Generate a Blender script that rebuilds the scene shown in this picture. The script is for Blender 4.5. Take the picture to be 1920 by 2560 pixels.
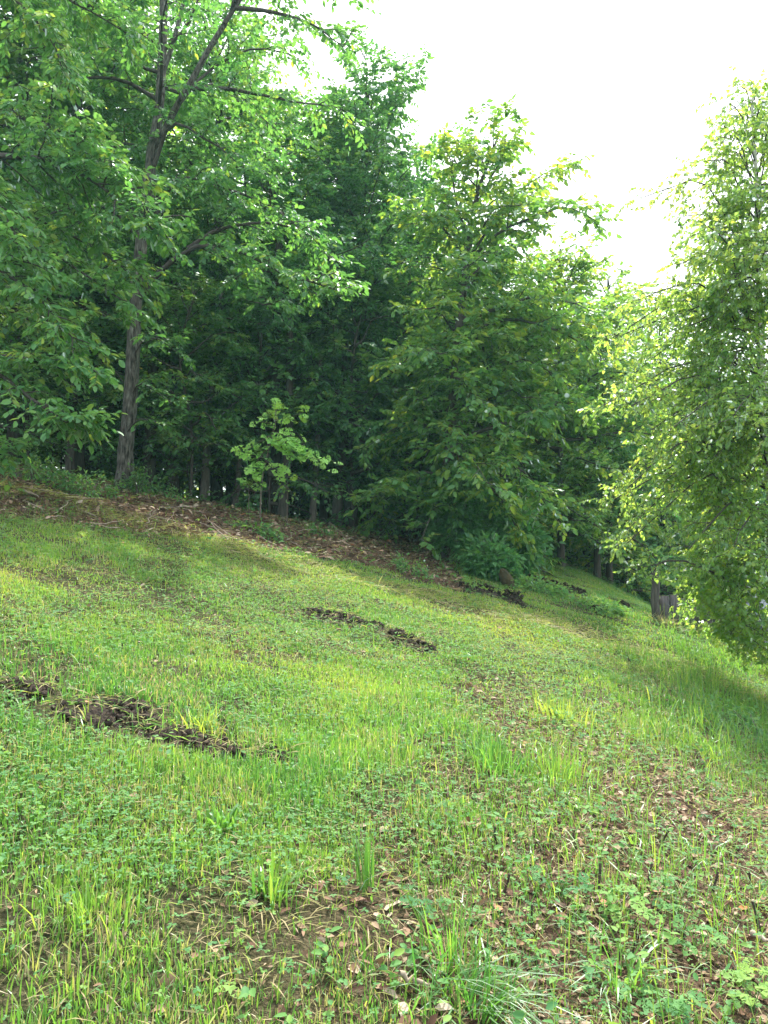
import bpy, math, numpy as np
from mathutils import Vector, Matrix
R = math.radians
for o in list(bpy.data.objects): bpy.data.objects.remove(o)
scn = bpy.context.scene
col = scn.collection

# ---------------------------------------------------------------- camera, world, sun, exposure
CAM_H = 1.6; PITCH = R(4.0); F = 1923.0
cam_d = bpy.data.cameras.new("camera"); cam = bpy.data.objects.new("camera", cam_d); col.objects.link(cam)
cam.location = (0, 0, CAM_H); cam.rotation_euler = (R(90) + PITCH, 0, 0)
cam_d.sensor_fit = 'VERTICAL'; cam_d.sensor_height = 24.0; cam_d.lens = 24.0 * F / 2560.0
cam_d.clip_start = 0.05; cam_d.clip_end = 2000
scn.camera = cam
scn.render.resolution_x = 768; scn.render.resolution_y = 1024

SUN_EL = R(60); SUN_AZ = R(17)          # azimuth from +Y (straight ahead) towards +X
world = bpy.data.worlds.new("World"); scn.world = world; world.use_nodes = True
nt = world.node_tree; nt.nodes.clear()
sky = nt.nodes.new('ShaderNodeTexSky'); sky.sky_type = 'NISHITA'; sky.sun_disc = False
sky.sun_elevation = SUN_EL; sky.sun_rotation = SUN_AZ; sky.air_density = 1.3; sky.dust_density = 6.0
mixw = nt.nodes.new('ShaderNodeMix'); mixw.data_type = 'RGBA'; mixw.inputs[0].default_value = 0.6
mixw.inputs[7].default_value = (9.0, 9.4, 9.8, 1)        # thin bright cloud veil
bg = nt.nodes.new('ShaderNodeBackground'); bg.inputs[1].default_value = 0.15
wo = nt.nodes.new('ShaderNodeOutputWorld')
nt.links.new(sky.outputs[0], mixw.inputs[6]); nt.links.new(mixw.outputs[2], bg.inputs[0]); nt.links.new(bg.outputs[0], wo.inputs[0])
sd = bpy.data.lights.new("sun", 'SUN'); sd.energy = 4.1; sd.angle = R(0.6); sd.color = (1.0, 0.95, 0.84)
sun = bpy.data.objects.new("sun", sd); col.objects.link(sun)
sdir = Vector((math.sin(SUN_AZ) * math.cos(SUN_EL), math.cos(SUN_AZ) * math.cos(SUN_EL), math.sin(SUN_EL)))
sun.rotation_euler = sdir.to_track_quat('Z', 'Y').to_euler(); sun.location = (0, 0, 30)
scn.view_settings.view_transform = 'Standard'; scn.view_settings.look = 'None'
scn.view_settings.exposure = 1.26; scn.view_settings.gamma = 1.0; scn.view_settings.use_curve_mapping = False

# ---------------------------------------------------------------- noise, terrain
rng = np.random.default_rng(7)
_lat = np.random.default_rng(3).random((256, 256))
def vnoise(x, y):
    x = np.asarray(x, float); y = np.asarray(y, float)
    xi = np.floor(x).astype(int); yi = np.floor(y).astype(int); fx = x - xi; fy = y - yi
    fx = fx * fx * (3 - 2 * fx); fy = fy * fy * (3 - 2 * fy)
    g = lambda a, b: _lat[a & 255, b & 255]
    return (g(xi, yi) * (1 - fx) + g(xi + 1, yi) * fx) * (1 - fy) + (g(xi, yi + 1) * (1 - fx) + g(xi + 1, yi + 1) * fx) * fy
def fbm(x, y, o=4):
    s = 0; a = 0.5; t = 0
    for i in range(o):
        s = s + a * vnoise(x * 2 ** i + 17.3 * i, y * 2 ** i + 5.1 * i); t += a; a *= 0.5
    return s / t

_ctl = np.array([  # x, y, residual from the sloping plane
    (0, 0, 0), (-3, 3, 0), (3, 3, 0), (0, 6, 0), (-3, 7, 0), (3, 7, 0), (0, 11, 0), (-1.9, 12.5, .14), (-4.2, 12.5, 0),
    (1.2, 14.5, 0), (5, 19.5, 0), (5.4, 11.6, 0), (3.2, 6.5, -.05), (4.6, 6.6, -.45), (5.9, 13.2, -.02), (8.5, 15, -1.1), (11, 22, -2.9), (14, 12, -2.3),
    (8, 8, -1.1), (6, 4, -.7), (20, 22, -5), (-10, 12, 0), (-9, 5, 0), (-6, 20, -1.3), (-10, 25, -2.9), (0, 25, -1.2), (8, 30, -2.4),
    (0, -4, 0), (20, 2, -3), (-20, 2, 0), (-20, 25, -4)])
def _phi(d): return np.where(d > 1e-9, d * d * np.log(d + 1e-12), 0)
_A = _phi(np.hypot(_ctl[:, None, 0] - _ctl[None, :, 0], _ctl[:, None, 1] - _ctl[None, :, 1]))
_P = np.c_[np.ones(len(_ctl)), _ctl[:, :2]]
_M = np.block([[_A, _P], [_P.T, np.zeros((3, 3))]])
_W = np.linalg.solve(_M, np.r_[_ctl[:, 2], 0, 0, 0])
def ground(x, y):
    x = np.asarray(x, float); y = np.asarray(y, float)
    xc = np.clip(x, -22, 22); yc = np.clip(y, -6, 32)
    r = _W[-3] + _W[-2] * xc + _W[-1] * yc
    for i in range(len(_ctl)):
        r = r + _W[i] * _phi(np.hypot(xc - _ctl[i, 0], yc - _ctl[i, 1]))
    z = 0.139 * yc - 0.253 * xc + r
    far = np.clip((np.hypot(x, y - 12) - 26) / 40, 0, 1)
    z = z * (1 - far) + (-2.0) * far
    near = np.clip(1 - np.hypot(x, y - 10) / 40, 0, 1)
    return z + near * (0.10 * (fbm(x * .55 + 9, y * .55, 3) - .5) + 0.045 * (fbm(x * 3, y * 3, 2) - .5))
cp, sp_ = math.cos(PITCH), math.sin(PITCH)
def ray(px, py):
    u = (px - 960) / F; v = (1280 - py) / F
    return np.array([u, cp - v * sp_, sp_ + v * cp])
def at(px, py, Y):                      # point seen at that pixel, Y metres ahead
    d = ray(px, py); return np.array([0, 0, CAM_H]) + d * (Y / d[1])
def onground(px, py, ymax=40):
    d = ray(px, py); prev = 1.2
    for Y in np.arange(1.2, ymax, 0.05):
        p = np.array([0, 0, CAM_H]) + d * (Y / d[1])
        if p[2] <= ground(p[0], p[1]): return np.array([p[0], p[1], float(ground(p[0], p[1]))])
    p = at(px, py, ymax); return np.array([p[0], p[1], float(ground(p[0], p[1]))])

# ---------------------------------------------------------------- helpers
def tag(o, label=None, cat=None, group=None, kind=None):
    if label: o['label'] = label
    if cat: o['category'] = cat
    if group: o['group'] = group
    if kind: o['kind'] = kind
    return o
def empty(name, loc, rz=0):
    o = bpy.data.objects.new(name, None); col.objects.link(o); o.location = [float(a) for a in loc]; o.rotation_euler = (0, 0, rz); o.empty_display_size = .3
    return o
def build(name, blocks, mats, parent=None, off=None, smooth=False, loc=None):
    """blocks: list of (verts (n,3), faces (m,k), tint (m,) or None, material index)"""
    V = []; L = []; S = []; T = []; MI = []; nv = 0
    for b in blocks:
        v, f = b[0], b[1]
        if len(f) == 0: continue
        t = b[2] if len(b) > 2 and b[2] is not None else np.full(len(f), .5)
        m = b[3] if len(b) > 3 else 0
        V.append(v); L.append((f + nv).ravel()); S.append(np.full(len(f), f.shape[1])); T.append(t)
        MI.append(np.full(len(f), m)); nv += len(v)
    V = np.concatenate(V).astype(np.float32); L = np.concatenate(L).astype(np.int32); S = np.concatenate(S).astype(np.int32); T = np.concatenate(T).astype(np.float32); MI = np.concatenate(MI).astype(np.int32)
    if off is not None: V = V - np.asarray(off, np.float32)
    me = bpy.data.meshes.new(name)
    me.vertices.add(len(V)); me.vertices.foreach_set('co', V.ravel())
    me.loops.add(len(L)); me.loops.foreach_set('vertex_index', L)
    me.polygons.add(len(S)); st = np.r_[0, np.cumsum(S)[:-1]].astype(np.int32)
    me.polygons.foreach_set('loop_start', st)
    me.polygons.foreach_set('material_index', MI)
    if smooth: me.polygons.foreach_set('use_smooth', np.ones(len(S), bool))
    a = me.attributes.new('tint', 'FLOAT', 'FACE'); a.data.foreach_set('value', T)
    me.update(calc_edges=True)
    for m in (mats if isinstance(mats, (list, tuple)) else [mats]): me.materials.append(m)
    o = bpy.data.objects.new(name, me); col.objects.link(o)
    if parent: o.parent = parent
    if loc is not None: o.location = [float(q) for q in loc]
    return o
def children(o): return [c for c in bpy.data.objects if c.parent == o]
_kids = {}
def dup(root, loc, rz=0, s=1.0, label=None, group=None):
    if root.name not in _kids: _kids[root.name] = children(root)
    c = root.copy(); col.objects.link(c); c.location = [float(a) for a in loc]; c.rotation_euler = (0, 0, rz)
    c.scale = (s, s, s) if not isinstance(s, (tuple, list)) else s
    for ch in _kids[root.name]:
        d = ch.copy(); col.objects.link(d); d.parent = c
    if label: c['label'] = label
    if group: c['group'] = group
    return c
def norm(a): return a / (np.linalg.norm(a, axis=-1, keepdims=True) + 1e-9)
def tubes(P, Rd, k):
    """P (M,n,3) polylines, Rd (M,n) radii -> verts, quads"""
    M, n, _ = P.shape
    T = np.gradient(P, axis=1); T = norm(T)
    ref = np.where(np.abs(T[..., 2:3]) > .9, np.array([1., 0, 0]), np.array([0, 0, 1.]))
    A = norm(np.cross(T, ref)); B = np.cross(T, A)
    ang = np.arange(k) * 2 * math.pi / k
    V = P[:, :, None, :] + Rd[:, :, None, None] * (np.cos(ang)[None, None, :, None] * A[:, :, None, :] + np.sin(ang)[None, None, :, None] * B[:, :, None, :])
    idx = np.arange(M * n * k).reshape(M, n, k)
    a = idx[:, :-1, :]; b = np.roll(a, -1, axis=2); d = idx[:, 1:, :]; c = np.roll(d, -1, axis=2)
    return V.reshape(-1, 3), np.stack([a, b, c, d], -1).reshape(-1, 4)
def spline(pts, n):
    pts = np.asarray(pts, float)
    if len(pts) == 2: return pts[0] + np.linspace(0, 1, n)[:, None] * (pts[1] - pts[0])
    P = np.vstack([2 * pts[0] - pts[1], pts, 2 * pts[-1] - pts[-2]])
    out = []
    for t in np.linspace(0, len(pts) - 1 - 1e-6, n):
        i = int(t); f = t - i; p0, p1, p2, p3 = P[i:i + 4]
        out.append(.5 * ((2 * p1) + (-p0 + p2) * f + (2 * p0 - 5 * p1 + 4 * p2 - p3) * f * f + (-p0 + 3 * p1 - 3 * p2 + p3) * f ** 3))
    return np.array(out)

# leaf templates: (verts (along, across, normal), list of face arrays)
LEAF_ELL = (np.array([(0, 0, 0), (.3, .26, .05), (.70, .22, .03), (1, 0, -.10), (.70, -.22, .03), (.3, -.26, .05)]), np.array([(0, 3, 2, 1), (0, 5, 4, 3)]))
LEAF_WIDE = (np.array([(0, 0, 0), (.22, .40, .06), (.6, .26, .03), (1.05, 0, -.12), (.6, -.26, .03), (.22, -.40, .06)]), np.array([(0, 3, 2, 1), (0, 5, 4, 3)]))
LEAF_DIA = (np.array([(0, 0, 0), (.45, .33, .05), (1, 0, -.08), (.45, -.33, .05)]), np.array([(0, 3, 2, 1)]))
def _half(pts):   # pts for one side of a lobed leaf
    n = len(pts); up = [(a, b, .05 * b / .3) for a, b in pts]; dn = [(a, -b, .05 * b / .3) for a, b in pts]
    V = np.array([(0, 0, 0)] + up + [(1, 0, -.08)] + dn); fr = []
    mid = n + 1
    # fan from midrib vertices
    V = np.vstack([V, [(.25, 0, 0), (.5, 0, 0), (.75, 0, -.03)]]); m = [0, len(V) - 3, len(V) - 2, len(V) - 1, mid]
    for s, base in ((1, 1), (-1, mid + 1)):
        ring = [0] + [base + i for i in range(n)] + [mid]
        for i in range(len(ring) - 1):
            x = .5 * (V[ring[i], 0] + V[ring[i + 1], 0]); j = m[min(4, int(x * 4 + .5))]
            if j in (ring[i], ring[i + 1]): j = m[2] if x > .5 else m[1]
            f = (ring[i], ring[i + 1], j); fr.append(f[::-1] if s > 0 else f)
    return V, np.array(fr)
LEAF_OAK = _half([(.12, .06), (.22, .17), (.30, .11), (.38, .27), (.47, .17), (.56, .36), (.65, .20), (.76, .33), (.82, .18), (.93, .16)])
LEAF_MAPLE = _half([(.02, .10), (.02, .30), (.22, .34), (.28, .55), (.42, .38), (.52, .22), (.66, .26), (.80, .12)])
def leaves(Pos, D, N, size, tmpl, tint, wid=None, mat=0):
    V0, F0 = tmpl
    D = norm(D); S = norm(np.cross(N, D)); Nn = np.cross(D, S)
    size = np.asarray(size)[:, None, None]; w = 1.0 if wid is None else np.asarray(wid)[:, None, None]
    V = Pos[:, None, :] + size * (V0[None, :, 0:1] * D[:, None, :] + w * V0[None, :, 1:2] * S[:, None, :] + V0[None, :, 2:3] * Nn[:, None, :])
    n = len(Pos); Fs = (F0[None] + (np.arange(n) * len(V0))[:, None, None]).reshape(-1, F0.shape[1])
    return (V.reshape(-1, 3), Fs, np.repeat(tint, len(F0)), mat)

# ---------------------------------------------------------------- materials
def nodes(name):
    m = bpy.data.materials.new(name); m.use_nodes = True; n = m.node_tree; n.nodes.clear()
    return m, n, n.nodes.new('ShaderNodeOutputMaterial')
def ramp(n, stops, src):
    r = n.nodes.new('ShaderNodeValToRGB'); e = r.color_ramp.elements
    while len(e) > 1: e.remove(e[-1])
    e[0].position = stops[0][0]; e[0].color = (*stops[0][1], 1)
    for p, c in stops[1:]:
        q = e.new(p); q.color = (*c, 1)
    n.links.new(src, r.inputs[0]); return r.outputs[0]
def leafmat(name, stops, tstops, trans=.45, gloss=.03, rough=.45, fres=.28):
    m, n, out = nodes(name)
    at_ = n.nodes.new('ShaderNodeAttribute'); at_.attribute_name = 'tint'
    c = ramp(n, stops, at_.outputs['Fac']); t = ramp(n, tstops, at_.outputs['Fac'])
    d = n.nodes.new('ShaderNodeBsdfDiffuse'); n.links.new(c, d.inputs[0])
    tr = n.nodes.new('ShaderNodeBsdfTranslucent'); n.links.new(t, tr.inputs[0])
    mx = n.nodes.new('ShaderNodeMixShader'); mx.inputs[0].default_value = trans
    n.links.new(d.outputs[0], mx.inputs[1]); n.links.new(tr.outputs[0], mx.inputs[2])
    g = n.nodes.new('ShaderNodeBsdfGlossy'); g.inputs['Roughness'].default_value = rough; g.inputs[0].default_value = (.9, .95, 1, 1)
    lw = n.nodes.new('ShaderNodeFresnel'); lw.inputs[0].default_value = 1.38
    mu = n.nodes.new('ShaderNodeMath'); mu.operation = 'MULTIPLY_ADD'; mu.inputs[1].default_value = fres; mu.inputs[2].default_value = gloss * .4
    n.links.new(lw.outputs[0], mu.inputs[0])
    m2 = n.nodes.new('ShaderNodeMixShader'); n.links.new(mu.outputs[0], m2.inputs[0])
    n.links.new(mx.outputs[0], m2.inputs[1]); n.links.new(g.outputs[0], m2.inputs[2]); n.links.new(m2.outputs[0], out.inputs[0])
    return m
def surf(name, stops, scale=8, detail=6, rough=.9, bump=.3, bscale=None, stretch=None, attr=None):
    m, n, out = nodes(name)
    tc = n.nodes.new('ShaderNodeTexCoord'); mp = n.nodes.new('ShaderNodeMapping')
    if stretch: mp.inputs['Scale'].default_value = stretch
    n.links.new(tc.outputs['Object'], mp.inputs[0])
    nz = n.nodes.new('ShaderNodeTexNoise'); nz.inputs['Scale'].default_value = scale; nz.inputs['Detail'].default_value = detail; nz.inputs['Roughness'].default_value = .65
    n.links.new(mp.outputs[0], nz.inputs[0])
    src = nz.outputs[0]
    if attr:
        a = n.nodes.new('ShaderNodeAttribute'); a.attribute_name = attr; ad = n.nodes.new('ShaderNodeMath'); ad.operation = 'MULTIPLY_ADD'; ad.inputs[1].default_value = .3
        n.links.new(nz.outputs[0], ad.inputs[0]); mm = n.nodes.new('ShaderNodeMath'); mm.operation = 'MULTIPLY'; mm.inputs[1].default_value = .7
        n.links.new(a.outputs['Fac'], mm.inputs[0]); n.links.new(mm.outputs[0], ad.inputs[2]); src = ad.outputs[0]
    c = ramp(n, stops, src)
    b = n.nodes.new('ShaderNodeBsdfPrincipled'); b.inputs['Roughness'].default_value = rough; b.inputs['Specular IOR Level'].default_value = .25
    n.links.new(c, b.inputs['Base Color'])
    if bump:
        n2 = n.nodes.new('ShaderNodeTexNoise'); n2.inputs['Scale'].default_value = bscale or scale * 2; n2.inputs['Detail'].default_value = 5
        n.links.new(mp.outputs[0], n2.inputs[0]); bp = n.nodes.new('ShaderNodeBump'); bp.inputs[0].default_value = bump; bp.inputs[1].default_value = .03
        n.links.new(n2.outputs[0], bp.inputs['Height']); n.links.new(bp.outputs[0], b.inputs['Normal'])
    n.links.new(b.outputs[0], out.inputs[0]); return m
G = lambda r, g, b: (r, g, b)
M_hick = leafmat('hickory_leaf', [(0, G(.034, .115, .048)), (.6, G(.085, .225, .062)), (1, G(.17, .30, .06))], [(0, G(.09, .32, .06)), (.7, G(.28, .60, .09)), (1, G(.62, .76, .07))], .45)
M_beech = leafmat('beech_leaf', [(0, G(.044, .135, .060)), (.6, G(.090, .225, .070)), (1, G(.15, .29, .065))], [(0, G(.09, .36, .08)), (.7, G(.28, .60, .10)), (1, G(.60, .76, .08))], .45)
M_maple = leafmat('maple_leaf', [(0, G(.036, .120, .050)), (.6, G(.082, .210, .058)), (1, G(.17, .27, .055))], [(0, G(.12, .36, .06)), (.6, G(.36, .64, .07)), (1, G(.78, .82, .07))], .46)
M_wood = leafmat('forest_leaf', [(0, G(.034, .110, .052)), (.6, G(.072, .190, .062)), (1, G(.15, .27, .06))], [(0, G(.12, .34, .05)), (.7, G(.40, .66, .07)), (1, G(.88, .90, .08))], .47)
M_birch = leafmat('birch_leaf', [(0, G(.06, .16, .055)), (.6, G(.11, .24, .055)), (1, G(.20, .30, .055))], [(0, G(.22, .48, .08)), (.6, G(.60, .84, .12)), (1, G(.92, .94, .14))], .60, .06, .33, .42)
M_oak_lit = leafmat('oak_leaf_sunlit', [(0, G(.17, .42, .09)), (1, G(.32, .58, .12))], [(0, G(.28, .62, .06)), (1, G(.60, .85, .08))], .40)  # leaf colour raised to stand in for sunlight the shaded sapling lacks
M_grass = leafmat('grass_blade', [(0, G(.052, .150, .040)), (.45, G(.118, .240, .046)), (.8, G(.22, .32, .055)), (.9, G(.32, .28, .14)), (1, G(.44, .36, .22))], [(0, G(.13, .40, .05)), (.5, G(.34, .62, .07)), (.85, G(.68, .78, .09)), (1, G(.38, .33, .16))], .45, .01, .5, .10)
M_clover = leafmat('clover_leaf', [(0, G(.055, .160, .062)), (.5, G(.10, .235, .075)), (1, G(.19, .32, .07))], [(0, G(.12, .38, .06)), (.6, G(.28, .54, .07)), (1, G(.52, .66, .08))], .38, .01, .55, .14)
M_litter = leafmat('dead_leaf', [(0, G(.050, .030, .022)), (.3, G(.13, .075, .052)), (.6, G(.25, .165, .11)), (.9, G(.46, .38, .29)), (1, G(.36, .11, .03))], [(0, G(.10, .05, .02)), (1, G(.3, .16, .06))], .15, .0, .6, .1)
M_bark = surf('hickory_bark', [(.38, G(.018, .016, .014)), (.48, G(.085, .076, .068)), (.60, G(.15, .145, .125)), (.72, G(.30, .29, .25))], 9, 8, .95, 1.0, 16, (3.5, 3.5, .7))
M_dbark = surf('dark_bark', [(.3, G(.035, .030, .028)), (.7, G(.11, .095, .085))], 9, 6, .95, .6, 16, (3, 3, .6))
M_pbark = surf('pale_bark', [(.3, G(.09, .08, .07)), (.7, G(.23, .20, .18))], 9, 6, .95, .6, 16, (3, 3, .6))
M_bbark = surf('birch_bark', [(.32, G(.05, .045, .04)), (.42, G(.45, .43, .42)), (.7, G(.72, .70, .68))], 4, 8, .7, .3, 14, (1.2, 1.2, 5))
M_twig = surf('twig_bark', [(.3, G(.07, .055, .045)), (.7, G(.20, .17, .14))], 12, 3, .9, 0)
M_stick = surf('dry_stick', [(.3, G(.16, .12, .09)), (.7, G(.42, .35, .28))], 10, 5, .9, .3, 20)
M_soil = surf('turned_soil', [(.3, G(.014, .011, .009)), (.55, G(.038, .028, .022)), (.8, G(.11, .082, .06))], 22, 8, 1, 1.0, 40)
M_rock = surf('mossy_stone', [(.3, G(.022, .022, .010)), (.6, G(.060, .048, .024)), (.8, G(.11, .09, .05))], 5, 7, .95, .8, 14)

# ---------------------------------------------------------------- terrain sheet
LB_px = [(-400, 1270), (0, 1300), (120, 1312), (250, 1330), (400, 1350), (550, 1366), (700, 1388), (860, 1412), (1000, 1445), (1130, 1478)]
LB = np.array([onground(*p)[:2] for p in LB_px])
def lawn_edge(x):                      # y where the mown lawn ends and leaf litter begins
    y = np.interp(x, LB[:, 0], LB[:, 1]); x1 = LB[-1, 0]
    return np.where(x > x1 + .3, 17.2 + .25 * (x - x1), y)
def litter_mask(x, y):
    e = lawn_edge(x) + .8 * (fbm(x * 1.3, y * 1.3 + 40, 3) - .5)
    m = np.clip((y - e) / .45, 0, 1)
    # right foreground: thin grass over dead leaves
    fr = np.clip((x - (-.55 + .22 * (y - 2.3)) + .9 * (fbm(x * 1.6 + 12, y * 1.6, 3) - .5)) / 1.1, 0, 1) * np.clip((6.9 - y) / 1.6, 0, 1)
    fr2 = np.clip((x - .32 * y) / .6, 0, 1) * np.clip((9 - y) / 2, 0, 1)
    return np.clip(m + .9 * np.maximum(fr, fr2 * .7), 0, 1)
def axis(a, b, step, far, k=1.22):
    core = list(np.arange(a, b, step)); s = step; lo = []; v = a
    while v > -far: s *= k; v -= s; lo.append(v)
    s = step; hi = []; v = core[-1]
    while v < far: s *= k; v += s; hi.append(v)
    return np.array(lo[::-1] + core + hi)
gx = axis(-9, 10, .085, 900); gy = axis(1.0, 22, .085, 900)
X, Yg = np.meshgrid(gx, gy); Z = ground(X, Yg)
V = np.stack([X, Yg, Z], -1).reshape(-1, 3); nx = len(gx); ny = len(gy)
i = (np.arange(ny - 1)[:, None] * nx + np.arange(nx - 1)[None]).ravel()
Fg = np.stack([i, i + 1, i + nx + 1, i + nx], -1)
mg, n, out = nodes('lawn_soil')
tc = n.nodes.new('ShaderNodeTexCoord')
def nz_(sc, det=6):
    q = n.nodes.new('ShaderNodeTexNoise'); q.inputs['Scale'].default_value = sc; q.inputs['Detail'].default_value = det; n.links.new(tc.outputs['Object'], q.inputs[0]); return q.outputs[0]
c1 = ramp(n, [(.3, G(.022, .024, .012)), (.45, G(.050, .055, .024)), (.6, G(.12, .105, .06)), (.75, G(.05, .085, .025))], nz_(48, 10))
c2 = ramp(n, [(.35, G(.040, .030, .020)), (.5, G(.115, .078, .052)), (.7, G(.26, .175, .12))], nz_(60, 10))
at2 = n.nodes.new('ShaderNodeAttribute'); at2.attribute_name = 'tint'
mxc = n.nodes.new('ShaderNodeMix'); mxc.data_type = 'RGBA'; n.links.new(at2.outputs['Fac'], mxc.inputs[0]); n.links.new(c1, mxc.inputs[6]); n.links.new(c2, mxc.inputs[7])
b = n.nodes.new('ShaderNodeBsdfPrincipled'); b.inputs['Roughness'].default_value = 1; b.inputs['Specular IOR Level'].default_value = .1
n.links.new(mxc.outputs[2], b.inputs['Base Color'])
bp = n.nodes.new('ShaderNodeBump'); bp.inputs[0].default_value = 1.0; bp.inputs[1].default_value = .05; n.links.new(nz_(90, 8), bp.inputs['Height']); n.links.new(bp.outputs[0], b.inputs['Normal'])
n.links.new(b.outputs[0], out.inputs[0])
fc = V[Fg].mean(1)
g_ = build('ground', [(V, Fg, litter_mask(fc[:, 0], fc[:, 1]))], mg, smooth=True); tag(g_, kind='structure')

# ---------------------------------------------------------------- tree builder
class Tree:
    def __init__(s, seed, leaf=.12, tmpl=LEAF_ELL, droop=.45, flat=.35, tw=.42, nleaf=9, dens=1.0, tsp=.088, tbias=0):
        s.tsp = tsp; s.r = np.random.default_rng(seed); s.big = []; s.mid = []; s.midr = []; s.tp = []; s.tr = []; s.LP = []; s.LD = []; s.LN = []; s.LS = []; s.LT = []
        s.leaf = leaf; s.tmpl = tmpl; s.droop = droop; s.flat = flat; s.tw = tw; s.nleaf = nleaf; s.dens = dens; s.tbias = tbias
    def trunk(s, pts, r0, r1, n=18, k=12, flare=0):
        P = spline(pts, n); t = np.linspace(0, 1, n); rad = r0 + (r1 - r0) * t ** .8
        if flare: rad = rad * (1 + flare * np.exp(-t * 22))
        jit = s.r.normal(0, .012 * (r0 / .15), (n, 3)); jit[0] = 0; P = P + jit
        s.big.append(tubes(P[None], rad[None], k)); s.P = P; return P
    def limb(s, pts, r0, sub=1.0, step=.20, t0=.22, n=9, elev=.12, sl=1.0, r1=.006):
        r = s.r; P = spline(pts, n); L = np.sum(np.linalg.norm(np.diff(P, axis=0), axis=1))
        P = P + r.normal(0, .015 * L / 3, (n, 3)) * np.linspace(0, 1, n)[:, None]
        rad = np.linspace(r0, r1, n); s.mid.append(P); s.midr.append(rad)
        m = max(2, int(L * (1 - t0) / step * s.dens)); tt = np.linspace(t0, 1, m) + r.uniform(-.3, .3, m) / m; tt = np.clip(tt, 0, 1)
        idx = tt * (n - 1); i0 = np.minimum(idx.astype(int), n - 2); f = (idx - i0)[:, None]
        B = P[i0] * (1 - f) + P[i0 + 1] * f; T = norm(P[i0 + 1] - P[i0])
        side = np.where(np.arange(m) % 2 == 0, 1, -1) * r.uniform(.5, 1.2, m)
        Th = T.copy(); Th[:, 2] *= .5; Th = norm(Th); up = np.array([0, 0, 1.])
        A = norm(np.cross(up, Th) + 1e-4)
        D = norm(Th * np.cos(side)[:, None] + A * np.sin(side)[:, None] + up * (elev + r.normal(0, .34, m))[:, None])
        ln = sub * (1.0 - .62 * tt ** 1.3) * r.uniform(.6, 1.25, m)
        s.subs(B, D, ln, r0 * .45)
    def subs(s, B, D, ln, rb):
        r = s.r; m = len(B); k = 5; t = np.linspace(0, 1, k)
        bend = -s.droop * .35 * r.uniform(.4, 1.3, m)
        S = B[:, None, :] + ln[:, None, None] * (t[None, :, None] * D[:, None, :]) ; S[..., 2] += (ln * bend)[:, None] * t[None] ** 2
        S[:, 1:] += r.normal(0, .02, (m, k - 1, 3)) * ln[:, None, None]
        s.tp.append(S); s.tr.append(np.clip(rb * .6, .004, .02) * np.linspace(1, .3, k)[None].repeat(m, 0))
        # twigs
        nt_ = np.maximum(3, (ln / s.tsp * s.dens).astype(int)); w = np.repeat(np.arange(m), nt_)
        j = np.concatenate([np.arange(q) for q in nt_]); tt = np.clip((j + r.uniform(.2, .9, len(j))) / nt_[w], .08, 1)
        idx = tt * (k - 1); i0 = np.minimum(idx.astype(int), k - 2); f = (idx - i0)[:, None]
        TB = S[w, i0] * (1 - f) + S[w, i0 + 1] * f; TT = norm(S[w, i0 + 1] - S[w, i0])
        up = np.array([0, 0, 1.]); A = norm(np.cross(up, TT) + 1e-4); sd = np.where(j % 2 == 0, 1, -1) * r.uniform(.4, 1.1, len(j))
        TD = norm(TT * np.cos(sd)[:, None] + A * np.sin(sd)[:, None] + up * r.normal(.05, s.flat, len(j))[:, None])
        tl = s.tw * r.uniform(.5, 1.2, len(j)) * (1 - .35 * tt)
        k2 = 3; t2 = np.linspace(0, 1, k2); Q = TB[:, None] + tl[:, None, None] * t2[None, :, None] * TD[:, None]; Q[..., 2] -= (tl * s.droop * .35)[:, None] * t2[None] ** 2
        s.qp = getattr(s, 'qp', []); s.qp.append(Q)
        # leaves
        nl = s.nleaf; M = len(j); tq = (np.arange(nl) + .6) / nl; tq = tq[None].repeat(M, 0) + r.uniform(-.05, .05, (M, nl))
        LP = TB[:, None] + tl[:, None, None] * tq[..., None] * TD[:, None]; LP[..., 2] -= (tl * s.droop * .35)[:, None] * tq ** 2
        A2 = norm(np.cross(up, TD) + 1e-4)[:, None]; sd2 = np.where(np.arange(nl) % 2 == 0, 1, -1)[None] * r.uniform(.5, 1.25, (M, nl)); sd2[:, -1] *= .2
        LD = TD[:, None] * np.cos(sd2)[..., None] + A2 * np.sin(sd2)[..., None]
        LD = LD + up * (-s.droop * r.uniform(.1, 1.6, (M, nl)))[..., None] + r.normal(0, .15, (M, nl, 3))
        LN = up + r.normal(0, s.flat, (M, nl, 3))
        s.LP.append(LP.reshape(-1, 3)); s.LD.append(LD.reshape(-1, 3)); s.LN.append(LN.reshape(-1, 3))
        s.LS.append((s.leaf * r.uniform(.6, 1.2, (M, nl))).ravel())
        tt_ = r.normal(.45 + s.tbias, .16, (M, nl)) + r.normal(0, .10, (M, 1)) + s.r.normal(0, .05); s.LT.append(np.clip(tt_, 0, 1).ravel())
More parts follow.
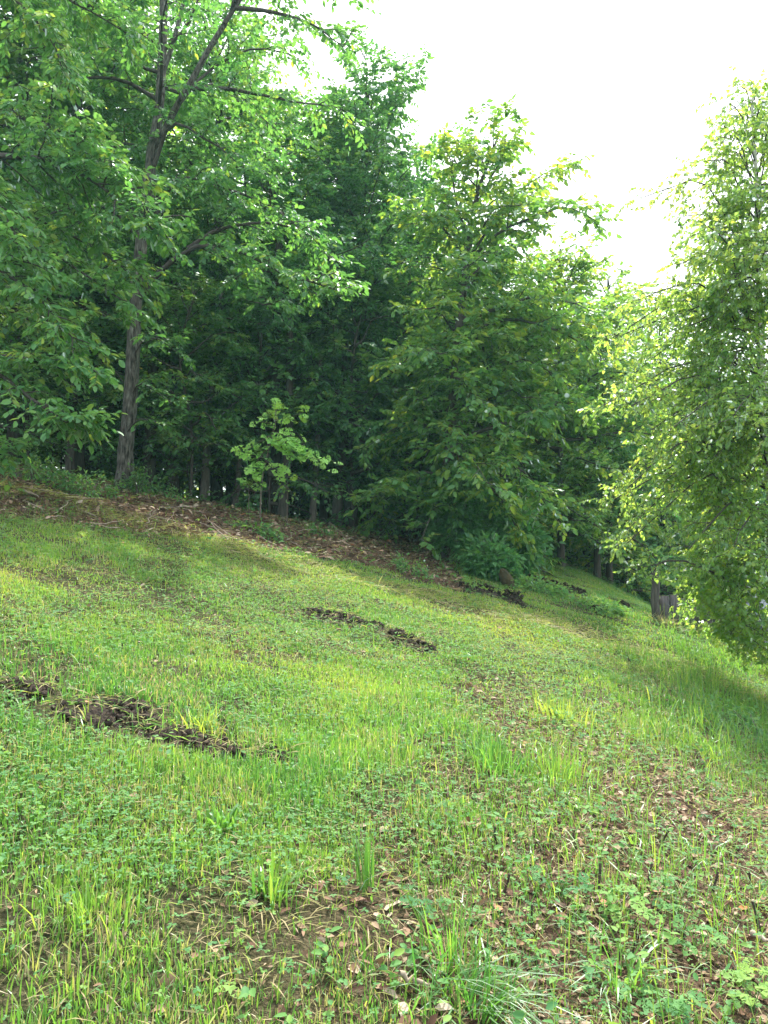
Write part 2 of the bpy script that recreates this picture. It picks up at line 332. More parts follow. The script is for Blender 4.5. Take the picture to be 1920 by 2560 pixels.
    def auto(s, P, z0, z1, n, prof, elo=-.1, ehi=.9, r0=.05, sub=1.0, step=.2, az=None, bow=.15):
        """limbs all round trunk polyline P between fractions z0..z1; prof(t) radius"""
        r = s.r; g = r.uniform(0, 6.28)
        for i in range(n):
            t = z0 + (z1 - z0) * (i + r.uniform(0, .8)) / n; idx = t * (len(P) - 1); i0 = min(int(idx), len(P) - 2); b = P[i0] + (P[i0 + 1] - P[i0]) * (idx - i0)
            a = g + i * 2.4 + r.uniform(-.35, .35)
            if az is not None: a = az[0] + (az[1] - az[0]) * ((i * .618 + r.uniform(-.06, .06)) % 1)
            u = (t - z0) / (z1 - z0); e = elo + (ehi - elo) * u + r.normal(0, .20); L = prof(u) * r.uniform(.68, 1.18)
            d = np.array([math.cos(a) * math.cos(e), math.sin(a) * math.cos(e), math.sin(e)])
            mid = b + d * L * .5 + np.array([0, 0, bow * L * .5]) + r.normal(0, .04 * L, 3); end = b + d * L + np.array([0, 0, -s.droop * .3 * L]) + r.normal(0, .05 * L, 3)
            s.limb([b, b + d * L * .22, mid, end], r0 * (1 - .6 * u), sub * (.55 + .45 * L / max(prof(.3), .1)), step)
    def make(s, root, mleaf, mbark, mtw=None, off=None, crown='crown', cull=None):
        if cull is not None:
            s.tp = [np.concatenate(s.tp)]; s.tr = [np.concatenate(s.tr)]; k = cull(s.tp[0][:, -1]) & cull(s.tp[0][:, 2]); s.tp[0] = s.tp[0][k]; s.tr[0] = s.tr[0][k]; s.qp = [np.concatenate(s.qp)]; s.qp[0] = s.qp[0][cull(s.qp[0][:, -1]) & cull(s.qp[0][:, 0])]
            k = [bool(cull(P).all()) for P in s.mid]; s.midr = [a for a, b_ in zip(s.midr, k) if b_]; s.mid = [a for a, b_ in zip(s.mid, k) if b_]
        bl = list(s.big); 
        if bl: tk = build('trunk', bl, mbark, root, off, smooth=True)
        wb = []
        if s.mid:
            for P, rr in zip(s.mid, s.midr): wb.append(tubes(P[None], rr[None], 6))
        Pt = np.concatenate(s.tp); Rt = np.concatenate(s.tr); wb.append(tubes(Pt, Rt, 4))
        Q = np.concatenate(s.qp); wb.append(tubes(Q, np.array([.0035, .003, .0015])[None].repeat(len(Q), 0), 3))
        build('branches', wb, mtw or mbark, root, off, smooth=True)
        LP = np.concatenate(s.LP); LD = np.concatenate(s.LD); LN = np.concatenate(s.LN); LS = np.concatenate(s.LS); LT = np.concatenate(s.LT)
        if cull is not None:
            k = cull(LP); LP, LD, LN, LS, LT = LP[k], LD[k], LN[k], LS[k], LT[k]
        build(crown, [leaves(LP, LD, LN, LS, s.tmpl, LT)], mleaf, root, off)
        return len(LP)
NL = {}

# --- tall hickory with forked trunk (left)
def gp(px, py): return onground(px, py)
def gxy(x, y): return np.array([x, y, float(ground(x, y))])
b1 = at(308, 1238, 12.5); b1 = gxy(b1[0], 12.5)
root = empty('hickory_tree', b1)
T = Tree(11, .115, LEAF_ELL, .55, .38, .45, 9, .9, tbias=.05)
Pm = T.trunk([b1 - np.array([0, 0, .15]), at(318, 1090, 12.5), at(338, 820, 12.5), at(352, 600, 12.6), at(378, 400, 12.7), at(400, 240, 12.8), at(408, 60, 12.9), at(412, -200, 13.1), at(440, -520, 13.3)], .132, .056, 30, 14, .45)
T.trunk([at(382, 385, 12.7), at(440, 270, 12.5), at(520, 130, 12.4), at(580, 20, 12.3), at(640, -160, 12.3), at(700, -380, 12.5)], .062, .03, 14, 8)
T.trunk([at(402, 200, 12.8), at(440, 80, 12.9), at(465, -30, 13.0), at(500, -300, 13.1)], .045, .03, 10, 8)
T.limb([at(472, 222, 12.5), at(570, 222, 12.3), at(690, 245, 12.0), at(850, 270, 11.8)], .045, 1.1, .2)
T.limb([at(385, 415, 12.6), at(430, 312, 12.4), at(520, 350, 12.1), at(640, 440, 11.8)], .04, 1.1, .19)
T.limb([at(362, 520, 12.6), at(440, 448, 12.3), at(540, 460, 12.0), at(680, 520, 11.6), at(770, 590, 11.3)], .04, 1.2, .17)
T.limb([at(350, 745, 12.5), at(400, 680, 12.3), at(470, 625, 12.0), at(560, 610, 11.7), at(650, 660, 11.4), at(760, 700, 11.1), at(850, 720, 10.9)], .055, 1.25, .15, .4)
T.limb([at(470, 622, 12.0), at(560, 570, 12.0), at(700, 560, 11.9), at(820, 640, 11.8)], .04, 1.2, .17)
T.limb([at(590, 20, 12.3), at(680, 30, 12.1), at(780, 60, 11.9), at(860, 120, 11.7)], .04, 1.0, .2)
T.limb([at(560, 60, 12.3), at(650, -60, 12.4), at(780, -90, 12.3), at(870, -20, 12.1)], .04, 1.0, .22)
T.limb([at(440, 270, 12.5), at(520, 180, 12.9), at(640, 120, 13.2), at(760, 150, 13.4)], .035, 1.0, .22)
T.limb([at(345, 640, 12.6), at(420, 480, 12.9), at(520, 400, 13.2), at(640, 360, 13.5)], .04, 1.2, .2)
T.limb([at(330, 900, 12.5), at(360, 850, 12.3), at(400, 850, 12.2), at(440, 880, 12.1)], .012, .5, .14)
T.limb([at(322, 1000, 12.5), at(350, 960, 12.3), at(390, 980, 12.2), at(430, 1010, 12.1)], .012, .5, .16)
T.limb([at(318, 1080, 12.4), at(345, 1050, 12.2), at(375, 1050, 12.2), at(410, 1060, 12.1)], .012, .5, .16)
T.limb([at(395, 250, 12.8), at(300, 200, 12.4), at(180, 200, 12.0), at(60, 260, 11.6)], .04, 1.2, .2)
T.limb([at(402, 120, 12.8), at(300, 40, 12.5), at(180, 10, 12.0), at(60, 60, 11.6)], .04, 1.2, .2)
T.limb([at(352, 600, 12.6), at(270, 520, 12.3), at(170, 520, 12.1), at(60, 560, 11.9)], .04, 1.2, .18)
T.auto(Pm, .6, .97, 12, lambda u: 2.7 - 1.2 * u, .1, 1.0, .04, 1.1, .26)
NL['hick'] = T.make(root, M_hick, M_bark, M_dbark, b1)
tag(root, 'tall tree with forked grey trunk rising from the leaf litter at left', 'tree')

# --- tree standing just left of the frame whose branches hang in
bx = at(-420, 1250, 9.6); bx = gxy(bx[0], 9.6)
root = empty('hickory_tree', bx)
T = Tree(12, .115, LEAF_ELL, .6, .36, .42, 9, 1.0, tbias=.12)
Pm = T.trunk([bx - np.array([0, 0, .15]), bx + np.array([.05, 0, 3]), bx + np.array([.1, .1, 6.5]), bx + np.array([.3, .2, 10])], .17, .05, 20, 12, .3)
for L_ in ([(-400, 120, 9.8), (-150, 190, 9.9), (0, 268, 10), (130, 320, 10), (220, 372, 9.9), (310, 450, 9.8), (400, 560, 9.6)],
           [(-400, 420, 9.6), (-150, 385, 9.7), (20, 388, 9.6), (130, 405, 9.6), (210, 440, 9.6), (300, 505, 9.5), (395, 585, 9.4)]):
    T.limb([at(*q) for q in L_], .055, 1.05, .13, .3, 14)
for L_, sb in ((([(-380, 640, 9.5), (-120, 640, 9.2), (20, 690, 9.0), (130, 780, 8.8), (190, 880, 8.7)]), .75),
           (([(-380, 800, 9.5), (-160, 860, 9.1), (0, 890, 8.9), (120, 900, 8.7), (225, 925, 8.6)]), .6),
           (([(-380, 820, 9.5), (-150, 880, 9.0), (10, 940, 8.7), (90, 1010, 8.5), (160, 1045, 8.4), (212, 1050, 8.4)]), .38),
           (([(-380, 1000, 9.5), (-180, 1080, 9.0), (-60, 1110, 8.8), (20, 1120, 8.6)]), .45),
           (([(-380, 560, 9.6), (-100, 560, 9.7), (100, 620, 9.7), (220, 690, 9.6), (330, 760, 9.5)]), .65),
           (([(-380, 300, 9.6), (-100, 400, 9.0), (20, 560, 8.7), (60, 660, 8.6)]), .8),
           (([(-300, 560, 9.6), (-50, 520, 10.2), (120, 560, 10.4), (260, 640, 10.4), (360, 720, 10.3)]), .8),
           (([(-380, -100, 9.6), (-80, -60, 9.7), (100, 60, 9.8), (170, 200, 9.8)]), .9),
           (([(-380, -300, 9.6), (-50, -160, 10.2), (150, -20, 10.5), (330, 90, 10.8)]), 1.0),
           (([(-380, 700, 9.8), (-100, 760, 10.5), (80, 800, 10.8), (170, 860, 11)]), .9)):
    T.limb([at(*q) for q in L_], .035, sb, .12, .25, 12)
NL['hang'] = T.make(root, M_hick, M_bark, M_dbark, bx)
tag(root, 'tree just past the left edge whose bright leafy boughs hang into view', 'tree')

# --- big dense dome tree in the middle
def domed(seed, name, px, Y, top_py, rad, label, mleaf, leaf=.12, bark=M_dbark, n=44, dens=1.0, low=.12, lean=0, elo=-.25, tmpl=LEAF_ELL, step=.2, tb=0, ehi=1.0, sub=1.15, prof=None, r0=.15, droop=.45, top=None, flat=.55, tw=.42, nleaf=9):
    q = at(px, 1300, Y); b = gxy(q[0], Y); tp = at(px + lean if top is None else top, top_py, Y)
    H = tp[2] - b[2]; root = empty(name, b)
    T = Tree(seed, leaf * .95, tmpl, droop, flat, tw, nleaf, dens, tbias=tb)
    Pm = T.trunk([b - np.array([0, 0, .15]), b + np.array([(tp[0] - b[0]) * .3, 0, H * .33]), b + np.array([(tp[0] - b[0]) * .6, .1, H * .66]), tp - np.array([0, 0, .3])], r0, .02, 22, 10, .25)
    pf = prof or (lambda u: rad * (.75 + .5 * math.sin(min(1, u * 1.15) * 2.4)) * (1.05 - .78 * u ** 2.2))
    T.auto(Pm, low, .97, n, pf, elo, ehi, .055, sub, step)
    k = T.make(root, mleaf, bark, M_dbark, b); NL[label[:14]] = k
    tag(root, label, 'tree'); return root, T, b
domed(21, 'beech_tree', 870, 17.5, 175, 2.7, 'large dense dark green tree in the middle with domed top against the sky', M_hick, .13, n=64, low=.10, step=.19, top=925, tb=-.04, prof=lambda u: 3.0 * (.7 + .45 * math.sin(min(1, u * 1.1) * 2.3)) * (1.05 - .62 * u ** 3))
domed(22, 'beech_tree', 690, 16.2, 330, 2.6, 'dark layered tree behind the small oak sapling', M_beech, .13, n=34, low=.18, elo=-.35)
domed(23, 'maple_tree', 1045, 19.0, 385, 2.6, 'blue green tree showing between the domed tree and the yellow topped tree', M_beech, .14, n=42, low=.15)
# central yellow-topped tree
q = at(1112, 1400, 14.3); b = gxy(q[0], 14.3); root = empty('chestnut_tree', b)
T = Tree(31, .14, LEAF_ELL, .5, .58, .46, 9, 1.0, tbias=.10)
Pm = T.trunk([b - np.array([0, 0, .2]), at(1122, 1200, 14.3), at(1135, 980, 14.4), at(1150, 800, 14.5), at(1168, 650, 14.6), at(1185, 520, 14.7), at(1215, 420, 14.8), at(1250, 325, 14.8)], .15, .015, 24, 12, .3)
T.trunk([b + np.array([.16, -.05, -.1]), at(1150, 1250, 14.2), at(1150, 1050, 14.3)], .07, .05, 8, 8)
for L_, sb, r_ in (([(1185, 640, 14.6), (1250, 580, 14.4), (1330, 545, 14.2), (1420, 520, 14.0), (1490, 550, 13.9)], .8, .035),
               ([(1175, 640, 14.6), (1230, 560, 14.8), (1270, 500, 15.0), (1350, 440, 15.1), (1430, 410, 15.2)], .6, .035),
               ([(1185, 520, 14.7), (1230, 440, 14.6), (1262, 370, 14.5), (1262, 300, 14.4)], .5, .02),
               ([(1170, 600, 14.6), (1140, 500, 14.5), (1130, 420, 14.4), (1120, 380, 14.3)], .7, .03),
               ([(1165, 650, 14.6), (1100, 560, 14.3), (1060, 540, 14.0), (1040, 560, 13.8)], .8, .03),
               ([(1150, 800, 14.5), (1250, 770, 14.2), (1350, 740, 13.9), (1440, 760, 13.7)], 1.2, .045),
               ([(1145, 850, 14.5), (1260, 800, 14.0), (1380, 820, 13.6), (1480, 880, 13.4)], 1.2, .045),
               ([(1180, 1000, 14.4), (1230, 950, 14.0), (1310, 900, 13.7), (1420, 960, 13.4)], 1.1, .04),
               ([(1140, 1100, 14.3), (1280, 1050, 13.8), (1380, 1010, 13.4), (1470, 1040, 13.2)], 1.1, .045),
               ([(1140, 900, 14.4), (1080, 880, 13.8), (1030, 890, 13.4), (980, 930, 13.1)], .75, .035),
               ([(1140, 1000, 14.4), (1150, 960, 13.6), (1190, 980, 13.1), (1230, 1050, 12.8)], .8, .035),
               ([(1135, 1080, 14.3), (1120, 1060, 13.4), (1140, 1110, 12.9), (1150, 1180, 12.7)], .35, .02),
               ([(1140, 1150, 14.2), (1220, 1130, 13.6), (1310, 1180, 13.2), (1370, 1270, 13.0)], 1.0, .04),
               ([(1135, 1220, 14.2), (1200, 1200, 13.8), (1260, 1260, 13.5), (1300, 1340, 13.4)], .9, .035),
               ([(1130, 1200, 14.2), (1060, 1180, 13.9), (990, 1200, 13.6), (940, 1240, 13.4)], .9, .035)):
    T.limb([at(*p) for p in L_], r_, sb, .15, .25, 10)
T.auto(Pm, .10, .93, 38, lambda u: 2.3 - 1.35 * u, -.25, .9, .035, 1.0, .2)
NL['t3'] = T.make(root, M_maple, M_dbark, M_dbark, b)
tag(root, 'tree with yellow green top standing above the dark bush in the centre', 'tree')
domed(36, 'maple_tree', 1230, 16.3, 560, 2.3, 'full green tree filling in close behind the yellow topped tree', M_maple, .13, n=38, low=.08, elo=-.3, r0=.09)
# right-hand trees behind it
domed(32, 'maple_tree', 1400, 17.5, 590, 2.3, 'broad green tree right of the yellow topped tree with sunlit right edge', M_maple, .13, n=52, low=.10, elo=-.3, tb=.08, r0=.09)
domed(33, 'maple_tree', 1520, 20.0, 670, 2.2, 'yellow green tree in the gap beside the white barked birch', M_maple, .13, n=44, low=.10, elo=-.3, tb=.2, r0=.09)
domed(34, 'maple_tree', 1490, 18.6, 900, 2.0, 'low shaded tree overhanging the far end of the bank', M_beech, .13, n=26, low=.18, elo=-.35, r0=.09)
domed(35, 'maple_tree', 1650, 23.5, 735, 2.8, 'shaded tree hidden behind the birch foliage', M_maple, .14, n=44, low=.10, tb=.1)
# left rear trees
domed(41, 'hickory_tree', 190, 15.0, -260, 2.9, 'tall leafy tree behind the hanging boughs at upper left', M_hick, .13, n=40, low=.30, elo=-.2, step=.2, droop=.55)
domed(42, 'beech_tree', 540, 17.5, -60, 3.0, 'tall tree behind the right fork of the grey trunk', M_hick, .13, n=38, low=.30, elo=-.25, tb=.1, droop=.5)
domed(43, 'beech_tree', 30, 14.0, 480, 2.3, 'dark understory tree at the left edge of the wood', M_beech, .12, n=28, low=.28, elo=-.3)
domed(44, 'beech_tree', 430, 15.6, 560, 2.2, 'leafy understory tree just behind the grey forked trunk', M_beech, .12, n=28, low=.32, elo=-.3, tb=.08)

# --- weeping birch at the right
by = 8.9; q = at(1945, 1300, by); b = gxy(q[0], by); root = empty('birch_tree', b)
T = Tree(51, .058, LEAF_WIDE, .9, .8, .34, 10, 1.0, tsp=.080, tbias=.04)
Pm = T.trunk([b - np.array([0, 0, .15]), at(1938, 1500, by), at(1925, 1200, by), at(1905, 950, by), at(1895, 700, by), at(1890, 450, by), at(1880, 215, by)], .085, .012, 24, 12, .2)
rad = lambda u: 1.70 * min(1, (1 - u) / .40) ** .62 + .06
T.auto(Pm, .08, .98, 74, rad, -.15, 1.05, .022, .66, .10, bow=.25)
T.auto(Pm, .08, .80, 44, rad, -.2, .9, .02, .64, .10, az=(R(125), R(250)), bow=.25)
for L_ in ([(1935, 1560, by), (1850, 1530, 8.6), (1760, 1490, 8.4), (1680, 1460, 8.3)], [(1935, 1600, by), (1850, 1560, 8.4), (1780, 1560, 8.0), (1690, 1590, 7.8)],
           [(1935, 1500, by), (1800, 1440, 8.7), (1700, 1400, 8.6), (1600, 1420, 8.6)], [(1935, 1620, by), (1880, 1600, 8.4), (1820, 1610, 8.1), (1760, 1600, 8.0)]):
    T.limb([at(*p) for p in L_], .018, .5, .12, .35, 9)
NL['birch'] = T.make(root, M_birch, M_bbark, M_dbark, b, cull=lambda P: (P[:, 2] > ground(P[:, 0], P[:, 1]) + .3) & (P[:, 2] > 1.42 - np.clip(P[:, 0] - 3.45, 0, 9) * 1.3))
tag(root, 'birch with white trunk and dense glossy small leaves at the right edge', 'tree')

# ---------------------------------------------------------------- deep wood: copies of a few kinds
def wood_proto(seed, H, rad, low, n, leafs, mat, name='forest_tree', r0=.12, bark=M_dbark):
    root = empty(name, (0, 0, -60)); T = Tree(seed, leafs * .95, LEAF_DIA, .5, .4, .5, 9, .9)
    r = T.r; Pm = T.trunk([(0, 0, -.3), (r.normal(0, .12), 0, H * .35), (r.normal(0, .25), r.normal(0, .2), H * .7), (r.normal(0, .4), 0, H)], r0, .02, 16, 8, .2)
    T.auto(Pm, low, .98, n, lambda u: rad * (.7 + .6 * math.sin(min(1, u * 1.2) * 2.5)) * (1.05 - .75 * u ** 2), -.3, 1.0, .045, 1.25, .26)
    T.make(root, mat, bark, M_dbark); return root
protos = [wood_proto(61, 13.5, 2.9, .30, 38, .17, M_wood), wood_proto(62, 11.5, 2.5, .22, 34, .16, M_wood, bark=M_pbark), wood_proto(63, 15.0, 3.2, .38, 40, .18, M_wood, r0=.16)]
saps = [wood_proto(64, 4.6, 1.5, .18, 22, .13, M_wood, 'forest_sapling', .035), wood_proto(65, 3.2, 1.3, .12, 18, .12, M_beech, 'forest_sapling', .025)]
TL = 'shaded forest tree behind the front row of the wood'; SL = 'thin understory sapling in the shade of the wood'
used = set()
def region(x, y):
    px = 960 + F * x / y
    for lim_, t_ in ((0, 'just beyond the left edge'), (250, 'at the far left'), (480, 'behind the grey forked trunk'), (620, 'between the forked trunk and the oak sapling'), (800, 'behind the oak sapling'), (1050, 'between the oak sapling and the vine covered base'), (1300, 'behind the yellow topped tree'), (1560, 'above the far bank')):
        if px < lim_: return t_
    return 'behind the birch'
def place(p, x, y, rz, s, label, group):
    if p.name not in used:
        used.add(p.name); _kids[p.name] = children(p); p.location = [x, y, float(ground(x, y))]; p.rotation_euler = (0, 0, rz); p.scale = (s, s, s); tag(p, label, 'tree', group); return p
    return dup(p, (x, y, float(ground(x, y))), rz, s, label, group)
fr = np.random.default_rng(5)
def front(x): return np.interp(x, [-12, -5, 1.2, 5, 9, 16], [11.5, 15.5, 18.5, 22.5, 25, 27])
cnt = 0; pts = []
for k in range(6000):
    x = fr.uniform(-26, 26); y = fr.uniform(11, 52); f0 = front(x)
    if y < f0 + .5 or abs(x) > .62 * y + 3: continue
    if x > 9 and y < 30: continue
    if any((x - a) ** 2 + (y - b_) ** 2 < (1.9 + .05 * y) ** 2 for a, b_ in pts): continue
    pts.append((x, y))
    if len(pts) > 74: break
for x, y in pts:
    s = fr.uniform(.85, 1.12); skyline = np.interp(x / y, [-.5, -.05, 0, .1, .2, .3, .5], [1, .95, .85, .62, .5, .36, .36])
    d = y * .0; 
    # keep crowns under the skyline seen in the photograph
    lim = np.interp(960 + F * x / y, [0, 560, 880, 1000, 1120, 1300, 1420, 1560, 1920], [-600, -200, 330, 430, 600, 690, 800, 860, 860])
    top = at(960 + F * x / y, lim, y)[2] - float(ground(x, y)); p = protos[fr.integers(0, 3)]
    H = {protos[0].name: 13.5, protos[1].name: 11.5, protos[2].name: 15}[p.name] * 1.04
    s = min(s, max(.3, top / H))
    rg = region(x, y) + (', near row' if y < front(x) + 7 else ', deeper row' if y < front(x) + 16 else ', farthest row'); place(p, x, y, fr.uniform(0, 6.28), s, 'shaded forest tree ' + rg, 'shaded forest trees ' + rg); cnt += 1
sp2 = []
for k in range(5000):
    x = fr.uniform(-16, 14); y = fr.uniform(10, 34); f0 = front(x) - 2.2
    if y < f0 or y > f0 + 11 or abs(x) > .6 * y + 2 or (x > 9 and y < 28): continue
    if any((x - a) ** 2 + (y - b_) ** 2 < 1.1 for a, b_ in sp2): continue
    sp2.append((x, y))
    if len(sp2) > 110: break
for x, y in sp2:
    si = int(fr.integers(0, 2)); rg = region(x, y) + (', near row' if y < front(x) + 2 else ', deeper row'); rg = ('taller ' if si == 0 else 'low ') + 'understory sapling ' + rg
    place(saps[si], x, y, fr.uniform(0, 6.28), fr.uniform(.6, 1.15), rg, rg + 's')

fw = np.random.default_rng(66); n_ = 90000; x = fw.uniform(-50, 50, n_); y = fw.uniform(27, 62, n_); tl = np.interp(960 + F * x / y, [0, 560, 880, 1000, 1120, 1300, 1420, 1560, 1920], [300, 300, 500, 650, 720, 820, 900, 960, 960])
zt = CAM_H + y * np.tan(np.arctan((1280 - tl) / F) + PITCH); z0 = ground(x, y); zz = z0 + (zt - z0) * fw.random(n_) ** 1.7; k = (np.abs(x) < .6 * y + 3) & ~((x > 9) & (y < 32)) & ((fbm(x * .3, zz * .3 + y * .2, 3) > .33) | (zz < z0 + 4))
P = np.stack([x, y, zz], -1)[k]; n_ = len(P); o = build('far_wood', [leaves(P, fw.normal(0, 1, (n_, 3)) + [0, 0, -.4], np.array([0, 0, 1.]) + fw.normal(0, .6, (n_, 3)), fw.uniform(.3, .6, n_), LEAF_DIA, fw.uniform(.1, .8, n_))], M_wood); tag(o, 'dark mass of leaves deep in the wood behind the trees', 'wood', kind='stuff')
# bare-looking trunks that can be told apart between the leaves
def bare(px, py, Y, px2, py2, r, mat, label, name='tree_trunk'):
    q = at(px, py, Y); b = gxy(q[0], Y); t = at(px2, py2, Y + .2); root = empty('slim_tree', b)
    T = Tree(int(px * 7 + py), .13, LEAF_DIA, .5, .4, .45, 7, .7); mid = (b + t) / 2 + np.array([T.r.normal(0, .06), 0, 0])
    Pm = T.trunk([b - np.array([0, 0, .2]), mid, t, t + (t - mid) * .5], r, r * .4, 16, 8, .2)
    T.auto(Pm, .45, .98, 9, lambda u: 1.5 - .7 * u, -.1, .8, .02, .9, .28); T.make(root, M_wood, mat, M_dbark, b)
    tag(root, label, 'tree')
bare(372, 1190, 15.2, 395, 640, .14, M_dbark, 'thick nearly black trunk right behind the grey forked tree')
bare(175, 1195, 14.5, 205, 860, .10, M_pbark, 'brown trunk left of the grey forked tree')
bare(508, 1215, 15.5, 545, 820, .10, M_pbark, 'leaning pale trunk halfway between forked tree and oak sapling')
bare(585, 1225, 16.0, 600, 880, .07, M_pbark, 'slim straight trunk just left of the oak sapling')
bare(705, 1225, 15.5, 725, 820, .12, M_dbark, 'dark trunk rising directly behind the oak sapling')
bare(780, 1280, 16.0, 800, 960, .08, M_pbark, 'slim brown trunk right of the oak sapling')
bare(835, 1290, 16.4, 862, 940, .13, M_dbark, 'dark thick trunk of the pair right of the oak sapling')
bare(880, 1300, 17.4, 890, 900, .12, M_dbark, 'dark trunk second of the pair right of the oak sapling')
bare(1018, 1340, 17.6, 1030, 1050, .09, M_dbark, 'dark trunk left of the vine covered base')
bare(1312, 1375, 19.5, 1318, 1250, .07, M_pbark, 'short slim trunk right of the vine covered base')
bare(1425, 1400, 20.5, 1420, 1200, .12, M_dbark, 'trunk in deep shade above the far bank')
bare(1508, 1430, 21.5, 1515, 1200, .10, M_pbark, 'slim grey trunk in deep shade at the far right of the wood')
bare(60, 1185, 13.8, 55, 960, .08, M_dbark, 'dark slim trunk near the left edge of the wood')
bare(245, 1190, 16.0, 255, 900, .06, M_dbark, 'thin dark trunk just left of the grey forked tree base')

# ---------------------------------------------------------------- oak sapling and small saplings
def sapling(px, py, Y, top, br, leaf, label, seed, r=.014, mat=M_oak_lit, tmpl=LEAF_OAK, cat='sapling'):
    q = at(px, py, Y); b = gxy(q[0], Y); root = empty('oak_sapling', b); r_ = np.random.default_rng(seed)
    main = spline([b - np.array([0, 0, .05])] + [at(*p) for p in top], 12); W = [tubes(main[None], np.linspace(r, .004, 12)[None], 6)]; LP = []; LD = []; S_ = []
    for L_ in br + [top[-2:]]:
        P = spline([at(*p) for p in L_], 7); W.append(tubes(P[None], np.linspace(r * .5, .003, 7)[None], 5)); ln = np.linalg.norm(P[-1] - P[0]); m = max(5, int(ln / .028))
        for t in np.linspace(.15, 1, m):
            i0 = min(int(t * 6), 5); p = P[i0] + (P[i0 + 1] - P[i0]) * (t * 6 - i0); d = norm(P[i0 + 1] - P[i0]); a = r_.uniform(-1.9, 1.9)
            s = norm(np.cross(d, [0, 0, 1.])); LP.append(p + r_.normal(0, .055, 3)); LD.append(d * math.cos(a) + s * math.sin(a) + np.array([0, -.25, r_.uniform(-.5, .2)])); S_.append(leaf * r_.uniform(.65, 1.15))
    LP = np.array(LP); LD = np.array(LD); N = np.array([0, -.8, .8]) + r_.normal(0, .38, (len(LP), 3))
    build('stem', W, M_twig, root, b, True); build('crown', [leaves(LP, LD, N, np.array(S_), tmpl, np.clip(r_.normal(.55, .25, len(LP)), 0, 1))], mat, root, b)
    tag(root, label, cat); return root
sapling(650, 1290, 12.2, [(655, 1200, 12.2), (675, 1110, 12.2), (690, 1050, 12.2), (688, 1005, 12.2)],
        [[(685, 1050, 12.2), (720, 1045, 12.1), (758, 1030, 12.0)], [(680, 1080, 12.2), (720, 1090, 12.0), (770, 1140, 11.9), (808, 1150, 11.8)],
         [(678, 1100, 12.2), (710, 1120, 12.0), (740, 1135, 11.9)], [(675, 1090, 12.2), (640, 1110, 12.1), (612, 1130, 12.0)], [(680, 1060, 12.2), (660, 1055, 12.1), (645, 1055, 12.0)],
         [(670, 1120, 12.2), (645, 1150, 12.1), (632, 1180, 12.0)], [(672, 1110, 12.2), (700, 1100, 11.9), (730, 1110, 11.8)], [(665, 1150, 12.2), (680, 1170, 12.1), (700, 1180, 12.0)]],
        .22, 'bright green oak sapling with lobed leaves in front of the dark wood', 3)
sapling(623, 1235, 12.4, [(622, 1225, 12.4), (622, 1212, 12.4)], [[(622, 1215, 12.4), (640, 1205, 12.3), (650, 1210, 12.3)], [(622, 1215, 12.4), (612, 1205, 12.3), (605, 1215, 12.3)]], .16, 'tiny oak seedling low left of the bright sapling', 4, .008)
sapling(718, 1275, 12.3, [(718, 1250, 12.3), (720, 1215, 12.3)], [[(720, 1220, 12.3), (728, 1230, 12.2), (732, 1250, 12.2)], [(720, 1215, 12.3), (700, 1215, 12.2), (690, 1230, 12.2)], [(720, 1215, 12.3), (706, 1230, 12.2), (700, 1250, 12.2)]], .09, 'wilted thin sapling right of the bright oak sapling', 5, .008, M_maple, LEAF_ELL)

# ---------------------------------------------------------------- bushes
def bush(p, rx, ry, h, n, leaf, tmpl, mat, label, seed, tb=0, name='bush', droop=.4, lean=(0, 0)):
    r = np.random.default_rng(seed); root = empty(name, p); m = max(8, int(n / 26)); a = r.uniform(0, 6.28, m); rr = np.sqrt(r.uniform(0, 1, m)); hz = h * r.uniform(.35, 1.0, m) * (1 - .45 * rr ** 2)
    tip = np.stack([rx * rr * np.cos(a) + lean[0] * hz, ry * rr * np.sin(a) + lean[1] * hz, hz], -1); base = tip * np.array([.35, .35, 0])
    gz = ground(p[0] + base[:, 0], p[1] + base[:, 1]) - p[2]; base[:, 2] = gz - .03; tip[:, 2] += ground(p[0] + tip[:, 0], p[1] + tip[:, 1]) - p[2]
    mid = (base + tip) / 2 + np.array([0, 0, .1]) * h; P = np.stack([base, mid, tip], 1); W = tubes(P, np.array([.006, .004, .002])[None].repeat(m, 0), 4)
    k = 26; t = r.uniform(.25, 1.0, (m, k)); L = np.where(t[..., None] < .5, base[:, None] + (mid - base)[:, None] * t[..., None] * 2, mid[:, None] + (tip - mid)[:, None] * (t[..., None] * 2 - 1))
    L = L + r.normal(0, .06 * (rx + h) / 2 + .03, (m, k, 3)); L = L.reshape(-1, 3); gz2 = ground(p[0] + L[:, 0], p[1] + L[:, 1]) - p[2]; L = L[L[:, 2] > gz2 + .02]
    D = norm(L - np.array([0, 0, h * .3])) + r.normal(0, .5, L.shape); D[:, 2] -= droop; N = np.array([0, -.2, 1.]) + r.normal(0, .45, L.shape)
    build('stems', [W], M_twig, root, smooth=True); build('foliage', [leaves(L, D, N, leaf * r.uniform(.6, 1.2, len(L)), tmpl, np.clip(r.normal(.4 + tb, .18, len(L)), 0, 1))], mat, root)
    tag(root, label, 'bush' if name == 'bush' else name.replace('_', ' ')); return root
q = onground(1225, 1448); bush(q, .50, .45, .75, 2600, .10, LEAF_WIDE, M_beech, 'dense dark green bush at the foot of the yellow topped tree', 71)
q = gxy(at(1165, 1400, 13.9)[0], 13.9); bush(q, .75, .5, 2.1, 4200, .13, LEAF_MAPLE, M_beech, 'tall mass of broad vine leaves climbing round the central tree base', 72, name='vine')
q = gxy(at(1300, 1330, 13.9)[0], 14.2); bush(q, .55, .4, 1.5, 1800, .13, LEAF_WIDE, M_beech, 'leafy bush leaning out right of the vine covered tree base', 77, name='bush')
